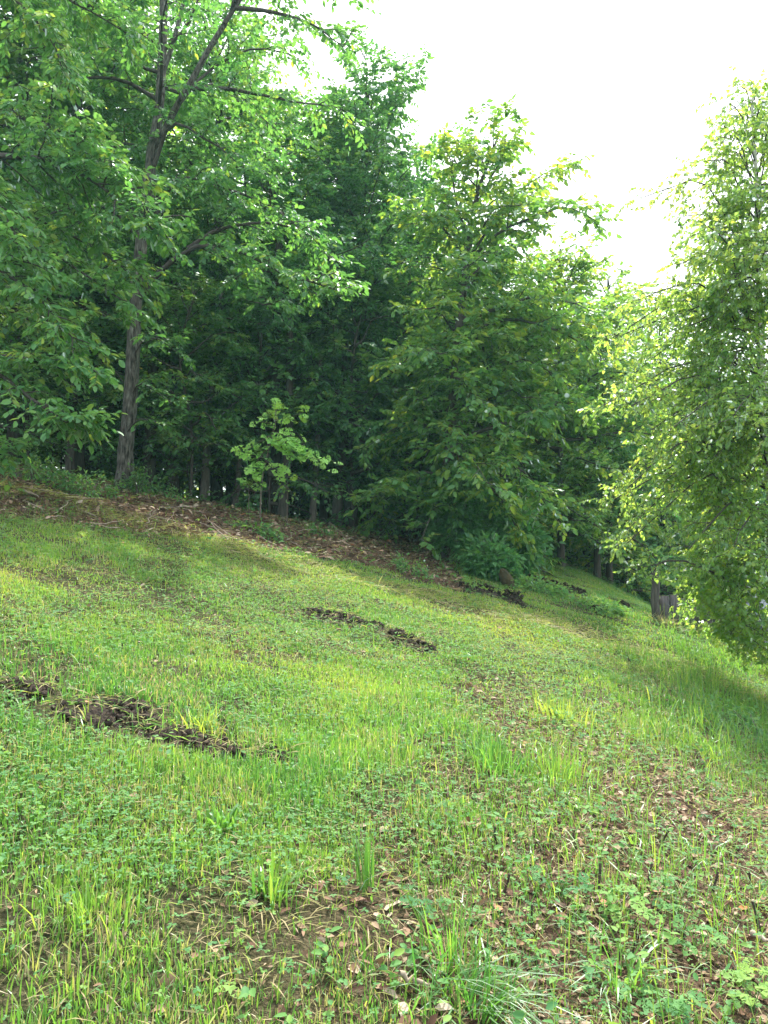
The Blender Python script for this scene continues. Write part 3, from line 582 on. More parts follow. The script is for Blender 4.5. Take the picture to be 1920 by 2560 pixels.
for i_, (px, py, rx, h, n_, lab) in enumerate([(215, 1240, .45, .40, 700, 'low green bush left of the grey forked trunk'), (345, 1235, .30, .50, 600, 'leafy bush hugging the right side of the grey forked trunk'),
        (640, 1335, .42, .17, 420, 'low flattened green bush on the litter below the oak sapling'), (90, 1205, .6, .45, 700, 'green shrub at the wood edge far left'),
        (545, 1232, .40, .16, 240, 'small low plant on the litter left of the oak sapling'), (960, 1335, .6, .25, 450, 'low dark bush along the wood edge in the middle'),
        (1030, 1440, .35, .25, 350, 'broad leaved plant left of the central tree base'), (440, 1250, .4, .22, 240, 'patch of weeds on litter right of the grey trunk'),
        (800, 1340, .4, .22, 300, 'green patch of weeds on the litter band in the middle')]):
    bush(onground(px, py), rx, rx * .8, h, n_, .060, LEAF_ELL, M_maple, lab, 80 + i_)
for i_, (px, py, rx, h, n_, lab) in enumerate([(1570, 1480, .75, .5, 2200, 'bright green weeds climbing the bank left of the old wall'), (1640, 1450, .7, .8, 1500, 'bright green weeds behind the old wooden post'),
        (1340, 1480, .55, .22, 900, 'green weeds between the two far soil ridges'), (1500, 1530, .45, .22, 600, 'low weeds beside the small soil heap')]):
    bush(onground(px, py), rx, rx * .8, h, n_, .06, LEAF_WIDE, M_clover, lab, 90 + i_, .15)
q = onground(1915, 1860); bush(q, .45, .5, .26, 600, .055, LEAF_ELL, M_maple, 'dark leafy clump on the shaded bank at the right edge', 95)

# ---------------------------------------------------------------- torn soil
SOILP = []
def soil_clear(x, y):
    m = np.ones(len(x)); 
    for P, w in SOILP:
        c = P.mean(0); rr = np.abs(P - c).max() + .4; i = np.where((np.abs(x - c[0]) < rr) & (np.abs(y - c[1]) < rr))[0]
        if len(i) == 0: continue
        d = np.hypot(x[i][:, None] - P[None, ::2, 0], y[i][:, None] - P[None, ::2, 1]) / w[None, ::2]; m[i[d.min(1) < 1.3]] = .06
    return m
def soil(path, w, h, label, seed, name='soil_ridge', n=90):
    r = np.random.default_rng(seed); P = spline([onground(*p) for p in path], n) if len(path) > 1 else None
    ln = np.linalg.norm(P[-1] - P[0]); m = 26; V = []; u = np.linspace(-1, 1, m); T_ = norm(np.gradient(P[:, :2], axis=0)); Nn = np.stack([-T_[:, 1], T_[:, 0]], -1)
    t = np.linspace(0, 1, n); ww = w * (np.sin(np.pi * np.clip(t, .02, .98)) ** .4) * (.55 + .9 * fbm(t * 9 + seed, t * 0 + 3, 3))
    xy = P[:, None, :2] + Nn[:, None] * (u[None, :, None] * ww[:, None, None]); x, y = xy[..., 0], xy[..., 1]
    env = (1 - u[None] ** 2) ** .6 * np.sin(np.pi * t)[:, None] ** .45
    hh = h * env * (.05 + 1.5 * np.clip(fbm(x * 6 + seed, y * 6, 4) - .25, 0, 1) ** 1.5) + .06 * env * (fbm(x * 26, y * 26, 4) - .5)
    z = ground(x, y) + hh - .015 * (1 - env); V = np.stack([x, y, z], -1).reshape(-1, 3); i = (np.arange(n - 1)[:, None] * m + np.arange(m - 1)[None]).ravel(); Fq = np.stack([i, i + m, i + m + 1, i + 1], -1)
    SOILP.append((P[:, :2], ww * .85)); root = empty(name, P[n // 2]); soil_block = (V, Fq)
    # clods
    k = int(130 * ln) + 40; ii = r.integers(0, n, k); uu = r.normal(0, .95, k); c = np.stack([P[ii, 0] + Nn[ii, 0] * uu * ww[ii], P[ii, 1] + Nn[ii, 1] * uu * ww[ii]], -1)
    c3 = np.c_[c, ground(c[:, 0], c[:, 1]) + h * .55 * np.clip(1 - uu ** 2, 0, 1)]; s = (.005 + .024 * r.random(k) ** 2) * (1 + h)
    octv = np.array([(1, 0, 0), (-1, 0, 0), (0, 1, 0), (0, -1, 0), (0, 0, 1), (0, 0, -1), (.7, .7, .3), (-.7, .6, .4)], float); of = np.array([(0, 2, 4), (2, 1, 4), (1, 3, 4), (3, 0, 4), (2, 0, 5), (1, 2, 5), (3, 1, 5), (0, 3, 5), (0, 6, 4), (1, 7, 4)])
    CV = c3[:, None] + (octv[None] + r.normal(0, .25, (k, 8, 3))) * s[:, None, None]; build('soil', [soil_block, (CV.reshape(-1, 3), (of[None] + (np.arange(k) * 8)[:, None, None]).reshape(-1, 3))], M_soil, root, P[n // 2])
    # straw and torn grass lying over it
    k = int(200 * ln) + 40; ii = r.integers(0, n, k); uu = r.uniform(-1.3, 1.3, k); c = np.stack([P[ii, 0] + Nn[ii, 0] * uu * ww[ii], P[ii, 1] + Nn[ii, 1] * uu * ww[ii]], -1)
    c3 = np.c_[c, ground(c[:, 0], c[:, 1]) + h * .7 * np.clip(1 - uu ** 2, 0, 1) + .02]; d = r.normal(0, 1, (k, 3)); d[:, 2] = r.normal(.12, .3, k)
    build('torn_grass', [leaves(c3, d, np.array([0, 0, 1.]) + r.normal(0, .4, (k, 3)), r.uniform(.04, .12, k), LEAF_DIA, np.clip(r.choice([.3, .55, .93, 1], k) + r.normal(0, .05, k), 0, 1), np.full(k, .10))], M_grass, root, P[n // 2])
    tag(root, label, 'soil'); return root
soil([(20, 1715), (70, 1735), (120, 1745)], .09, .05, 'small dark gouge of bare soil at the left edge of the lawn', 101)
soil([(120, 1790), (220, 1800), (300, 1785), (370, 1815)], .17, .06, 'largest torn clump of dark soil and turf on the left lawn', 102)
soil([(330, 1830), (430, 1850), (520, 1880), (600, 1905)], .13, .05, 'torn strip of soil and cut grass trailing right of the large clump', 103)
soil([(650, 1895), (680, 1902), (720, 1912)], .10, .05, 'small hole of dark soil at the right end of the torn strip', 104)
soil([(760, 1538), (820, 1548), (890, 1560), (970, 1580)], .20, .09, 'dark turned soil ridge in the middle of the lawn', 105)
soil([(975, 1590), (1020, 1605), (1080, 1635)], .16, .10, 'grassy clod ridge at the lower end of the middle soil ridge', 106)
soil([(1150, 1478), (1200, 1482), (1250, 1494)], .24, .22, 'black soil mound nearest the dark bush', 117)
soil([(1262, 1500), (1285, 1504), (1310, 1512)], .14, .24, 'smaller black soil mound just right of the bush mound', 108)
soil([(1325, 1448), (1380, 1465), (1430, 1478), (1462, 1490)], .16, .16, 'long dark soil ridge on the far bank', 109)
soil([(1480, 1525), (1500, 1530), (1520, 1532)], .10, .14, 'low soil heap on the shaded far lawn', 110)
soil([(1552, 1512), (1560, 1514), (1572, 1520)], .10, .12, 'tiny soil heap nearest the old wooden post', 111)
# boulder
def lump(p, s, label, seed, mat, name, rot=0):
    r = np.random.default_rng(seed); nu, nv = 22, 14; u = np.linspace(0, 2 * math.pi, nu, endpoint=False); v = np.linspace(-math.pi / 2, math.pi / 2, nv)
    U, Vv = np.meshgrid(u, v); d = np.stack([np.cos(Vv) * np.cos(U), np.cos(Vv) * np.sin(U), np.sin(Vv)], -1); k = 1 + .35 * (fbm(d[..., 0] * 2 + seed, d[..., 2] * 2 + d[..., 1] * 2, 3) - .5)
    P = d * k[..., None] * np.array(s); c, s2 = math.cos(rot), math.sin(rot); P = np.stack([P[..., 0] * c + P[..., 2] * s2, P[..., 1], -P[..., 0] * s2 + P[..., 2] * c], -1)
    i = (np.arange(nv - 1)[:, None] * nu + np.arange(nu)[None]); j = (np.arange(nv - 1)[:, None] * nu + (np.arange(nu)[None] + 1) % nu); Fq = np.stack([i, j, j + nu, i + nu], -1).reshape(-1, 4)
    o = build(name, [(P.reshape(-1, 3), Fq)], mat, smooth=True, loc=p); tag(o, label, name.replace('_', ' ')); return o
q = onground(1268, 1468); lump((q[0], q[1], q[2] + .10), (.10, .12, .20), 'rounded brown mossy boulder at the right foot of the dark bush', 7, M_rock, 'boulder', -.5)

# ---------------------------------------------------------------- old post and low wall, woodpile stump, house
M_oldwood = surf('weathered_wood', [(.3, G(.035, .030, .028)), (.55, G(.10, .090, .085)), (.8, G(.20, .18, .17))], 6, 7, .95, .8, 12, (5, 5, .6))
M_wallwood = surf('weathered_planks', [(.3, G(.05, .045, .045)), (.55, G(.12, .11, .115)), (.8, G(.24, .22, .22))], 7, 7, .95, .8, 12, (6, 6, .8))
def box(x0, x1, y0, y1, z0, z1):
    v = np.array([(x0, y0, z0), (x1, y0, z0), (x1, y1, z0), (x0, y1, z0), (x0, y0, z1), (x1, y0, z1), (x1, y1, z1), (x0, y1, z1)], float)
    return v, np.array([(0, 3, 2, 1), (4, 5, 6, 7), (0, 1, 5, 4), (1, 2, 6, 5), (2, 3, 7, 6), (3, 0, 4, 7)])
q = onground(1640, 1548); root = empty('old_wall', q, R(-14)); r = np.random.default_rng(9)
n_ = 12; Pp = np.array([(0.01 * math.sin(i), 0, -.1 + .082 * i) for i in range(n_)]); tb_ = tubes(Pp[None], (.56 * np.array([.17, .145, .13, .12, .12, .118, .12, .115, .115, .11, .105, .10]))[None], 10)
build('post', [tb_, ((tb_[0][-10:]), np.arange(10)[None])], M_oldwood, root)
bl = []
x = .08
while x < .85:
    w_ = r.uniform(.09, .15); bl.append(box(x, x + w_ - .012, .02 + r.uniform(-.01, .01), .07, -.25, .36 + r.uniform(-.03, .03))); x += w_
build('planks', bl, M_wallwood, root); build('rail', [box(.07, .95, .075, .13, .22, .31)], M_oldwood, root); build('end_post', [box(.93, 1.02, .0, .10, -.25, .46)], M_oldwood, root)
tag(root, 'old dark wooden post with a low plank wall under the birch foliage', 'wall')
k_ = 400; a_ = r.uniform(0, 1, (k_, 2)); c = np.stack([q[0] - .15 + 1.5 * a_[:, 0], q[1] - .45 + .5 * a_[:, 1] - .3 * a_[:, 0]], -1); c3 = np.c_[c, ground(c[:, 0], c[:, 1]) + .01]
d = r.normal(0, 1, (k_, 3)); d[:, 2] = np.abs(r.normal(.3, .5, k_)); o = build('dry_grass', [leaves(c3, d, np.array([0, 0, 1.]) + r.normal(0, .5, (k_, 3)), r.uniform(.08, .28, k_), LEAF_DIA, r.uniform(.88, 1, k_), np.full(k_, .12))], M_grass); tag(o, 'dry brown grass at the foot of the old wooden post', 'grass', kind='stuff')
q = at(1885, 1600, 12.5); q = np.array([q[0], q[1], float(ground(q[0], q[1]))]); hst = at(1885, 1580, 12.5)[2] - q[2]
Pp = np.array([(0, 0, -.1), (0, 0, .1), (.01, 0, hst * .6), (0, 0, hst)]); tb_ = tubes(Pp[None], np.array([[.2, .17, .15, .14]]), 12); root = empty('tree_stump', q); build('stump', [tb_, (tb_[0][-12:], np.arange(12)[None])], M_oldwood, root, smooth=False); tag(root, 'dark tree stump beside the pale house corner at the right edge', 'stump')

M_siding = surf('white_siding', [(.3, G(.62, .66, .72)), (.7, G(.72, .76, .80))], 3, 3, .6, 0)
M_roof = surf('grey_shingles', [(.3, G(.16, .18, .23)), (.7, G(.28, .30, .36))], 14, 6, .85, .4, 30)
M_glass, n, out = nodes('window_glass'); bb = n.nodes.new('ShaderNodeBsdfPrincipled'); bb.inputs['Base Color'].default_value = (.03, .04, .05, 1); bb.inputs['Roughness'].default_value = .08; n.links.new(bb.outputs[0], out.inputs[0])
hY = 22.0; c = at(1903, 1600, hY); gz = -3.2; eave = at(1903, 1545, hY)[2]; ridge = at(1903, 1428, hY + 3.2)[2]
root = empty('house', (c[0], hY, gz)); W_, Dp = 9.0, 6.4; H_ = eave - gz
bl = [box(0, W_, 0, Dp, 0, H_)]
build('wall', bl, M_siding, root)
sl = []
z_ = .2
while z_ < H_ - .1: sl.append(box(-.012, W_ + .012, -.012, Dp + .012, z_, z_ + .022)); z_ += .16
build('siding_laps', sl, M_siding, root)
gab = np.array([(0, 0, H_), (0, Dp, H_), (0, Dp / 2, ridge - gz - .08), (W_, 0, H_), (W_, Dp, H_), (W_, Dp / 2, ridge - gz - .08)]); build('gable', [(gab, np.array([(0, 2, 1), (3, 4, 5)]))], M_siding, root)
x0, x1 = -1.0, W_ + .5; rz = ridge - gz; Rv = []
for sgn, ye in ((1, -.5), (-1, Dp + .5)):
    zr = H_ - .02 - (rz - H_) * .5 / (Dp / 2)
    v = np.array([(x0, ye, zr), (x1, ye, zr), (x1, Dp / 2, rz), (x0, Dp / 2, rz), (x0, ye, zr + .1), (x1, ye, zr + .1), (x1, Dp / 2, rz + .1), (x0, Dp / 2, rz + .1)]); Rv.append((v, np.array([(0, 3, 2, 1), (4, 5, 6, 7), (0, 1, 5, 4), (1, 2, 6, 5), (3, 0, 4, 7)])))
build('roof', Rv, M_roof, root)
wd = build('window', [box(1.2, 2.3, -.05, -.02, .9, 2.1)], M_siding, root); build('pane', [box(1.27, 2.23, -.06, -.052, .97, 2.03)], M_glass, wd)
tag(root, 'pale blue white house with grey roof glimpsed behind the birch', 'house')

# ---------------------------------------------------------------- ground cover
gr = np.random.default_rng(77)
def scatter(n_try, ymin, ymax, side=.56, pad=.7):
    y = ymin + (ymax - ymin) * gr.random(n_try); x = (gr.random(n_try) * 2 - 1) * (side * ymax + pad); k = np.abs(x) < side * y + pad; return x[k], y[k]
def blades(x, y, h, w, bend, tint, az=None, sink=.01):
    n = len(x); az = gr.uniform(0, 6.28, n) if az is None else az; d = np.stack([np.cos(az), np.sin(az), np.zeros(n)], -1); s = np.stack([-np.sin(az), np.cos(az), np.zeros(n)], -1)
    tw = gr.uniform(-.8, .8, n); s = s * np.cos(tw)[:, None] + d * np.sin(tw)[:, None]
    P = np.stack([x, y, ground(x, y) - sink], -1); t = np.array([0, .38, .74, 1.0]); W_ = np.array([.75, 1.0, .7])
    C = P[:, None] + (h * 1.0)[:, None, None] * (t[None, :, None] * np.array([0, 0, 1.]) * (1 - .55 * np.clip(bend, 0, 1.6)[:, None, None] * t[None, :, None]) + (bend[:, None] * t[None] ** 1.6 * .8)[..., None] * d[:, None])
    V = np.empty((n, 7, 3)); 
    for k in range(3): V[:, 2 * k] = C[:, k] - s * (w * W_[k] / 2)[:, None]; V[:, 2 * k + 1] = C[:, k] + s * (w * W_[k] / 2)[:, None]
    V[:, 6] = C[:, 3]; o = (np.arange(n) * 7)[:, None, None]
    q = (np.array([(0, 1, 3, 2), (2, 3, 5, 4)])[None] + o).reshape(-1, 4); tr = (np.array([(4, 5, 6)])[None] + o).reshape(-1, 3)
    return [(V.reshape(-1, 3), q, np.repeat(tint, 2)), (V.reshape(-1, 3), tr, tint)]
def patch_tint(x, y): 
    a = fbm(x * .7 + 3, y * .7 + 8, 3); return .30 + .9 * (a - .5) + .35 * (fbm(x * 3.1, y * 3.1 + 2, 2) - .5)
B = []
for (y0, y1, dens, hh, ww) in ((1.7, 3.5, 12000, .072, .0040), (3.5, 6, 9500, .062, .0050), (6, 10, 5200, .044, .0075), (10, 18.5, 2600, .052, .012)):
    area = (y1 - y0) * 2 * (.56 * y1 + .7); x, y = scatter(int(area * dens), y0, y1)
    lm = litter_mask(x, y); cl = fbm(x * 2.3 + 30, y * 2.3, 3); keep = gr.random(len(x)) < (1 - np.where(y > 7.5, .985, .93) * lm) * np.clip((cl - .29) * 4.2, .16, 1) * (soil_clear(x, y)); x, y = x[keep], y[keep]; cl = cl[keep]
    tall = np.clip(fbm(x * 1.1 + 60, y * 1.1 + 9, 3) * 2.0 - .65, .25, 1.5) * (1 + .5 * np.clip((x - .1 * y) / 2, 0, 1) * (y < 8))
    h = hh * (.45 + tall) * gr.uniform(.5, 1.45, len(x)); tn = np.clip(patch_tint(x, y) + gr.normal(.1, .14, len(x)), 0, .84); dry = gr.random(len(x)) < .10 + .22 * (fbm(x * 2.6 + 70, y * 2.6, 2) > .56); tn = np.where(dry, gr.uniform(.86, 1, len(x)), tn)
    B += blades(x, y, h, ww * gr.uniform(.6, 1.3, len(x)), np.abs(gr.normal(.35, .3, len(x))), tn)
# taller scattered stems on the right foreground and bank
x, y = scatter(70000, 2.0, 9.5); k = gr.random(len(x)) < np.clip(litter_mask(x, y) * .30 + .07 + .3 * (x > .30 * y), 0, 1) * np.clip(fbm(x * 1.7 + 5, y * 1.7 + 77, 2) * 2.4 - .75, .1, 1); x, y = x[k], y[k]
B += blades(x, y, gr.uniform(.10, .24, len(x)) * np.clip(1.15 - y * .05, .6, 1), gr.uniform(.003, .006, len(x)), np.abs(gr.normal(.6, .45, len(x))), np.clip(gr.normal(.45, .2, len(x)), 0, .84))
x, y = scatter(60000, 5.5, 13.5); k = (x > .36 * y - .2) & (gr.random(len(x)) < np.clip(fbm(x * 1.5, y * 1.5 + 33, 3) * 3 - .9, .1, 1) * np.clip((x - .36 * y + .2) / .5, 0, 1)); x, y = x[k], y[k]
B += blades(x, y, gr.uniform(.12, .34, len(x)), gr.uniform(.005, .009, len(x)), np.abs(gr.normal(.45, .35, len(x))), np.clip(gr.normal(.38, .2, len(x)), 0, .84))
o = build('grass', B, M_grass); tag(o, 'green grass blades covering the sloping lawn', 'grass', kind='stuff')
NL['blades'] = sum(len(b_[2]) for b_ in B) // 3
# clover and strawberry-like ground leaves
def trefoil(x, y, hgt, size, tmpl, tint, stem=True):
    n = len(x); P = np.stack([x, y, ground(x, y) + hgt], -1); a0 = gr.uniform(0, 6.28, n); out = []
    tilt = gr.normal(0, .25, (n, 3)); tilt[:, 2] = 0
    for j in range(3):
        a = a0 + j * 2.09 + gr.normal(0, .12, n); D = np.stack([np.cos(a), np.sin(a), gr.normal(-.05, .25, n)], -1); out.append(leaves(P, D, np.array([0, 0, 1.]) + tilt + gr.normal(0, .15, (n, 3)), size * gr.uniform(.85, 1.1, n), tmpl, tint))
    return out
LEAF_RND = (np.array([(0, 0, 0), (.35, .34, .05), (.8, .36, .06), (.98, 0, 0), (.8, -.36, .06), (.35, -.34, .05)]), np.array([(0, 3, 2, 1), (0, 5, 4, 3)]))
C_ = []
for (y0, y1, dens, sz) in ((1.7, 4, 1100, .012), (4, 8, 600, .014), (8, 18, 190, .020)):
    area = (y1 - y0) * 2 * (.56 * y1 + .7); x, y = scatter(int(area * dens * 2.2), y0, y1); cl = fbm(x * 1.5 + 90, y * 1.5 + 20, 3); lm = litter_mask(x, y)
    k = gr.random(len(x)) < np.clip((cl - .36) * 4, .12, 1) * (1 - .82 * lm) * soil_clear(x, y); x, y = x[k], y[k]
    C_ += trefoil(x, y, gr.uniform(.015, .07, len(x)), sz * gr.uniform(.6, 1.3, len(x)), LEAF_RND, np.clip(gr.normal(.45, .2, len(x)), 0, 1))
o = build('clover', C_, M_clover); tag(o, 'low clover leaves growing among the lawn grass', 'clover', kind='stuff')
S2 = []
LEAF_SER = _half([(.06, .12), (.20, .30), (.30, .28), (.42, .37), (.52, .30), (.62, .33), (.74, .22), (.86, .20)])
x, y = scatter(8500, 1.8, 9); lm = litter_mask(x, y); k = gr.random(len(x)) < (.10 + .62 * lm) * np.clip(fbm(x * 2.2, y * 2.2 + 55, 2) * 3.4 - 1.1, .12, 1); x, y = x[k], y[k]; n_ = len(x); hg = gr.uniform(.015, .11, n_)
S2 += trefoil(x, y, hg, gr.uniform(.018, .042, n_), LEAF_SER, np.clip(gr.normal(.35, .28, n_), 0, 1))
P = np.stack([x, y, ground(x, y)], -1); Pt = np.stack([P, P + np.array([0, 0, 1.]) * hg[:, None]], 1) + gr.normal(0, .004, (n_, 2, 3)); S2.append((*tubes(Pt, np.full((n_, 2), .0011), 3), None))
x, y = scatter(6500, 1.8, 8.5); lm = litter_mask(x, y); k = gr.random(len(x)) < (.12 + .5 * lm) * np.clip(fbm(x * 1.4 + 31, y * 1.4 + 5, 2) * 3.4 - 1.2, .06, 1); x, y = x[k], y[k]; n_ = len(x)
for j_ in range(6):
    hj = .015 + .022 * j_; a_ = gr.uniform(0, 6.28, n_); D = np.stack([np.cos(a_), np.sin(a_), gr.normal(.15, .25, n_)], -1); P = np.stack([x + gr.normal(0, .006, n_), y + gr.normal(0, .006, n_), ground(x, y) + hj * gr.uniform(.7, 1.2, n_)], -1)
    S2.append(leaves(P, D, np.array([0, 0, 1.]) + gr.normal(0, .35, (n_, 3)), gr.uniform(.018, .045, n_), LEAF_ELL, np.clip(gr.normal(.55, .22, n_), 0, 1)))
S2 = [tuple(q[:2]) + (q[2] if q[2] is not None else np.full(len(q[1]), .95),) for q in S2]
o = build('broad_weeds', S2, M_clover); tag(o, 'broader three part and pointed weed leaves over the dead leaves at lower right', 'weeds', kind='stuff')
# weeds on the far bank and forest floor
x = gr.uniform(-9, 11, 26000); y = gr.uniform(9, 24, 26000); lm = litter_mask(x, y); e = lawn_edge(x)
k = (y > e - .2) & (np.abs(x) < .56 * y + 1) & (gr.random(len(x)) < np.where(x > LB[-1, 0] + .2, .75, .07) * np.clip(fbm(x * 1.3 + 7, y * 1.3, 3) * 3 - .9, .05, 1)); x, y = x[k], y[k]
kb = (x > LB[-1, 0]) & (y < 17.5)
W3 = trefoil(x, y, gr.uniform(.02, .16, len(x)), gr.uniform(.03, .07, len(x)), LEAF_WIDE, np.clip(gr.normal(.35, .2, len(x)), 0, 1))
o = build('weeds', W3, M_clover); tag(o, 'small weeds dotted over the litter band and far bank', 'weeds', kind='stuff')
# dead leaves
LX = []
x, y = scatter(170000, 1.6, 9.5); k = gr.random(len(x)) < np.clip(litter_mask(x, y) * .95 + .05, 0, 1); x, y = x[k], y[k]
x2 = gr.uniform(-10, 11, 120000); y2 = gr.uniform(7, 26, 120000); k = (np.abs(x2) < .56 * y2 + 1.2) & (gr.random(len(x2)) < np.where(x2 < LB[-1, 0] + .3, .85, .35) * (litter_mask(x2, y2) > .4)); x2, y2 = x2[k], y2[k]
for xx, yy, s0, s1 in ((x, y, .014, .058), (x2, y2, .05, .12)):
    n_ = len(xx); P = np.stack([xx, yy, ground(xx, yy) + gr.uniform(0, .018, n_)], -1); D = gr.normal(0, 1, (n_, 3)); D[:, 2] *= .25
    LX.append(leaves(P, D, np.array([0, 0, 1.]) + gr.normal(0, .45, (n_, 3)), s0 + (s1 - s0) * gr.random(n_) ** 1.8, LEAF_ELL, np.clip(gr.beta(1.3, 1.6, n_), 0, 1), gr.uniform(.35, 1.3, n_)))
o = build('leaf_litter', LX, M_litter); tag(o, 'brown dead leaves scattered on the ground', 'dead leaves', kind='stuff')
NL['litter'] = len(x) + len(x2)
# straw
x, y = scatter(150000, 1.6, 10); k = gr.random(len(x)) < np.clip(fbm(x * 1.8 + 50, y * 1.8, 3) * 3 - .8, .12, 1); x, y = x[k], y[k]; x2, y2 = scatter(30000, 8, 20); k = litter_mask(x2, y2) > .3; x = np.r_[x, x2[k]]; y = np.r_[y, y2[k]]; n_ = len(x)
P = np.stack([x, y, ground(x, y) + gr.uniform(.0, .02, n_)], -1); D = gr.normal(0, 1, (n_, 3)); D[:, 2] *= .15
o = build('straw', [leaves(P, D, np.array([0, 0, 1.]) + gr.normal(0, .3, (n_, 3)), gr.uniform(.03, .13, n_) * (1 + (y > 9)), LEAF_DIA, gr.uniform(.82, 1, n_), np.full(n_, .06))], M_grass); tag(o, 'dry cut straw lying between the grass', 'straw', kind='stuff')

# ---------------------------------------------------------------- grass clumps that stand out
def clump(px, py, n, h, w, bend, tint, label, seed, spread=.06, az=None, name='grass_clump'):
    global gr
    g0 = gr; gr = np.random.default_rng(seed); p = onground(px, py); root = empty(name, p); r = gr
    x = p[0] + r.normal(0, spread, n); y = p[1] + r.normal(0, spread * .8, n)
    a = np.arctan2(y - p[1], x - p[0]) + r.normal(0, .7, n)
    if az is not None: a = np.where(r.random(n) < .6, r.normal(az, .5, n), a)
    bl = blades(x, y, h * r.uniform(.5, 1.15, n), w * r.uniform(.6, 1.3, n), np.abs(r.normal(bend, bend * .6, n)), np.clip(r.normal(tint, .12, n), 0, .84), a)
    build('blades', bl, M_grass, root, p); tag(root, label, 'grass clump'); gr = g0
clump(560, 2085, 50, .13, .013, .45, .25, 'rosette of broad dark green blades left of centre in the foreground', 1, .035)
clump(680, 2265, 45, .13, .012, .5, .35, 'broad bladed clump a little below and right of the dark rosette', 2, .035)
clump(1190, 2520, 170, .235, .0060, .85, .12, 'big arching grass clump at the bottom centre', 3, .07, R(-20))
clump(1130, 2420, 45, .27, .005, .35, .3, 'upright tall blades behind the big arching grass clump', 4, .04)
clump(1245, 1935, 140, .26, .007, .35, .25, 'tall dark green tuft in the centre right of the lawn', 5, .10)
clump(1390, 1960, 90, .27, .006, .3, .5, 'tall light tuft just right of the dark green tuft', 6, .08)
clump(920, 2240, 40, .26, .006, .25, .2, 'narrow upright tuft in the lower middle', 7, .02)
clump(510, 1830, 70, .13, .007, .4, .78, 'yellow green tuft beside the torn soil strip', 8, .05)
clump(1400, 1800, 120, .20, .007, .35, .75, 'tuft with sunlit yellow painted into its blades on the right side of the lawn', 9, .10)  # yellow tint paints the backlight into these blades
clump(1560, 2480, 40, .24, .007, 1.0, .3, 'thin arching tuft among dead leaves lower right', 10, .05)
clump(1760, 2150, 50, .22, .006, .9, .3, 'arching tuft near the right edge of the foreground', 11, .08)
clump(240, 2330, 60, .15, .005, .4, .5, 'upright tuft in the lower left foreground', 12, .08)
clump(1600, 1650, 120, .24, .007, .3, .35, 'long grass growing before the low birch boughs', 13, .25)
clump(1830, 1660, 160, .24, .008, .3, .45, 'long grass on the bank crest under the birch', 14, .25)
def weed(px, py, leaf, n, h, tmpl, tint, label, seed):
    r = np.random.default_rng(seed); p = onground(px, py); root = empty('weed_plant', p); a = r.uniform(0, 6.28, n); rr = r.uniform(.02, .10, n); hz = h * r.uniform(.4, 1, n)
    tip = np.stack([rr * np.cos(a), rr * np.sin(a), hz], -1); base = np.zeros((n, 3)); base[:, 2] = -.02; S = np.stack([base, (base + tip) / 2 + [0, 0, .02], tip], 1); W = tubes(S, np.full((n, 3), .0013), 4)
    L = []
    for j in range(3):
        b_ = a + (j - 1) * 1.1 + r.normal(0, .15, n); D = np.stack([np.cos(b_), np.sin(b_), r.normal(-.15, .2, n)], -1); L.append(leaves(tip, D, np.array([0, -.2, 1.]) + r.normal(0, .25, (n, 3)), leaf * r.uniform(.7, 1.1, n), tmpl, np.clip(r.normal(tint, .12, n), 0, 1)))
    build('stems', [W], M_clover, root); build('leaves', L, M_clover, root); tag(root, label, 'weed')
weed(1560, 2330, .060, 9, .14, LEAF_SER, .8, 'bright bramble like plant with ribbed leaves at lower right', 1)
weed(1880, 2540, .060, 10, .12, LEAF_SER, .9, 'bright broad leaved plant in the bottom right corner', 2)
weed(1760, 2430, .050, 8, .14, LEAF_SER, .5, 'green trefoil plant above the bottom right corner plant', 3)
weed(1390, 2260, .050, 8, .10, LEAF_SER, .15, 'bluish green three leaved plant right of the narrow upright tuft', 4)
weed(1050, 2310, .045, 6, .07, LEAF_SER, .15, 'small bluish three leaved plant left of the arching grass clump', 5)
weed(1700, 2290, .045, 8, .14, LEAF_SER, .5, 'upright leafy weed near dead leaves right of the bramble plant', 6)
weed(1650, 2560, .05, 10, .10, LEAF_SER, .45, 'leafy weed on the bottom edge right of the arching clump', 7)
# dark cut stems
M_stub = surf('cut_stem', [(.3, G(.02, .016, .012)), (.7, G(.08, .06, .045))], 20, 3, .95, 0)
proto = None; rs = np.random.default_rng(44)
for i_, (px, py) in enumerate([(1495, 2240), (1620, 2215), (1880, 2230), (1580, 2400), (1710, 2350), (1240, 2120), (1540, 2440), (1820, 2470), (1330, 2330), (1440, 2130), (1900, 2330), (1650, 2120), (1260, 2240), (1780, 2250)]):
    p = onground(px, py)
    if proto is None:
        Pp = np.array([(0, 0, -.02), (.002, 0, .03), (.0, .002, .07), (.004, 0, .10)]); tb_ = tubes(Pp[None], np.array([[.007, .0055, .005, .0055]]), 7)
        proto = build('cut_stem', [tb_, (tb_[0][-7:], np.arange(7)[None])], M_stub, loc=p); o = proto
    else: o = proto.copy(); col.objects.link(o); o.location = [float(a) for a in p]
    o.rotation_euler = (rs.normal(0, .25), rs.normal(0, .25), rs.uniform(0, 6)); s_ = rs.uniform(.6, 1.15); o.scale = (s_, s_, s_)
    tag(o, 'short dark cut woody stem sticking up from the dead leaves', 'stem', 'dark cut stems in the right foreground')
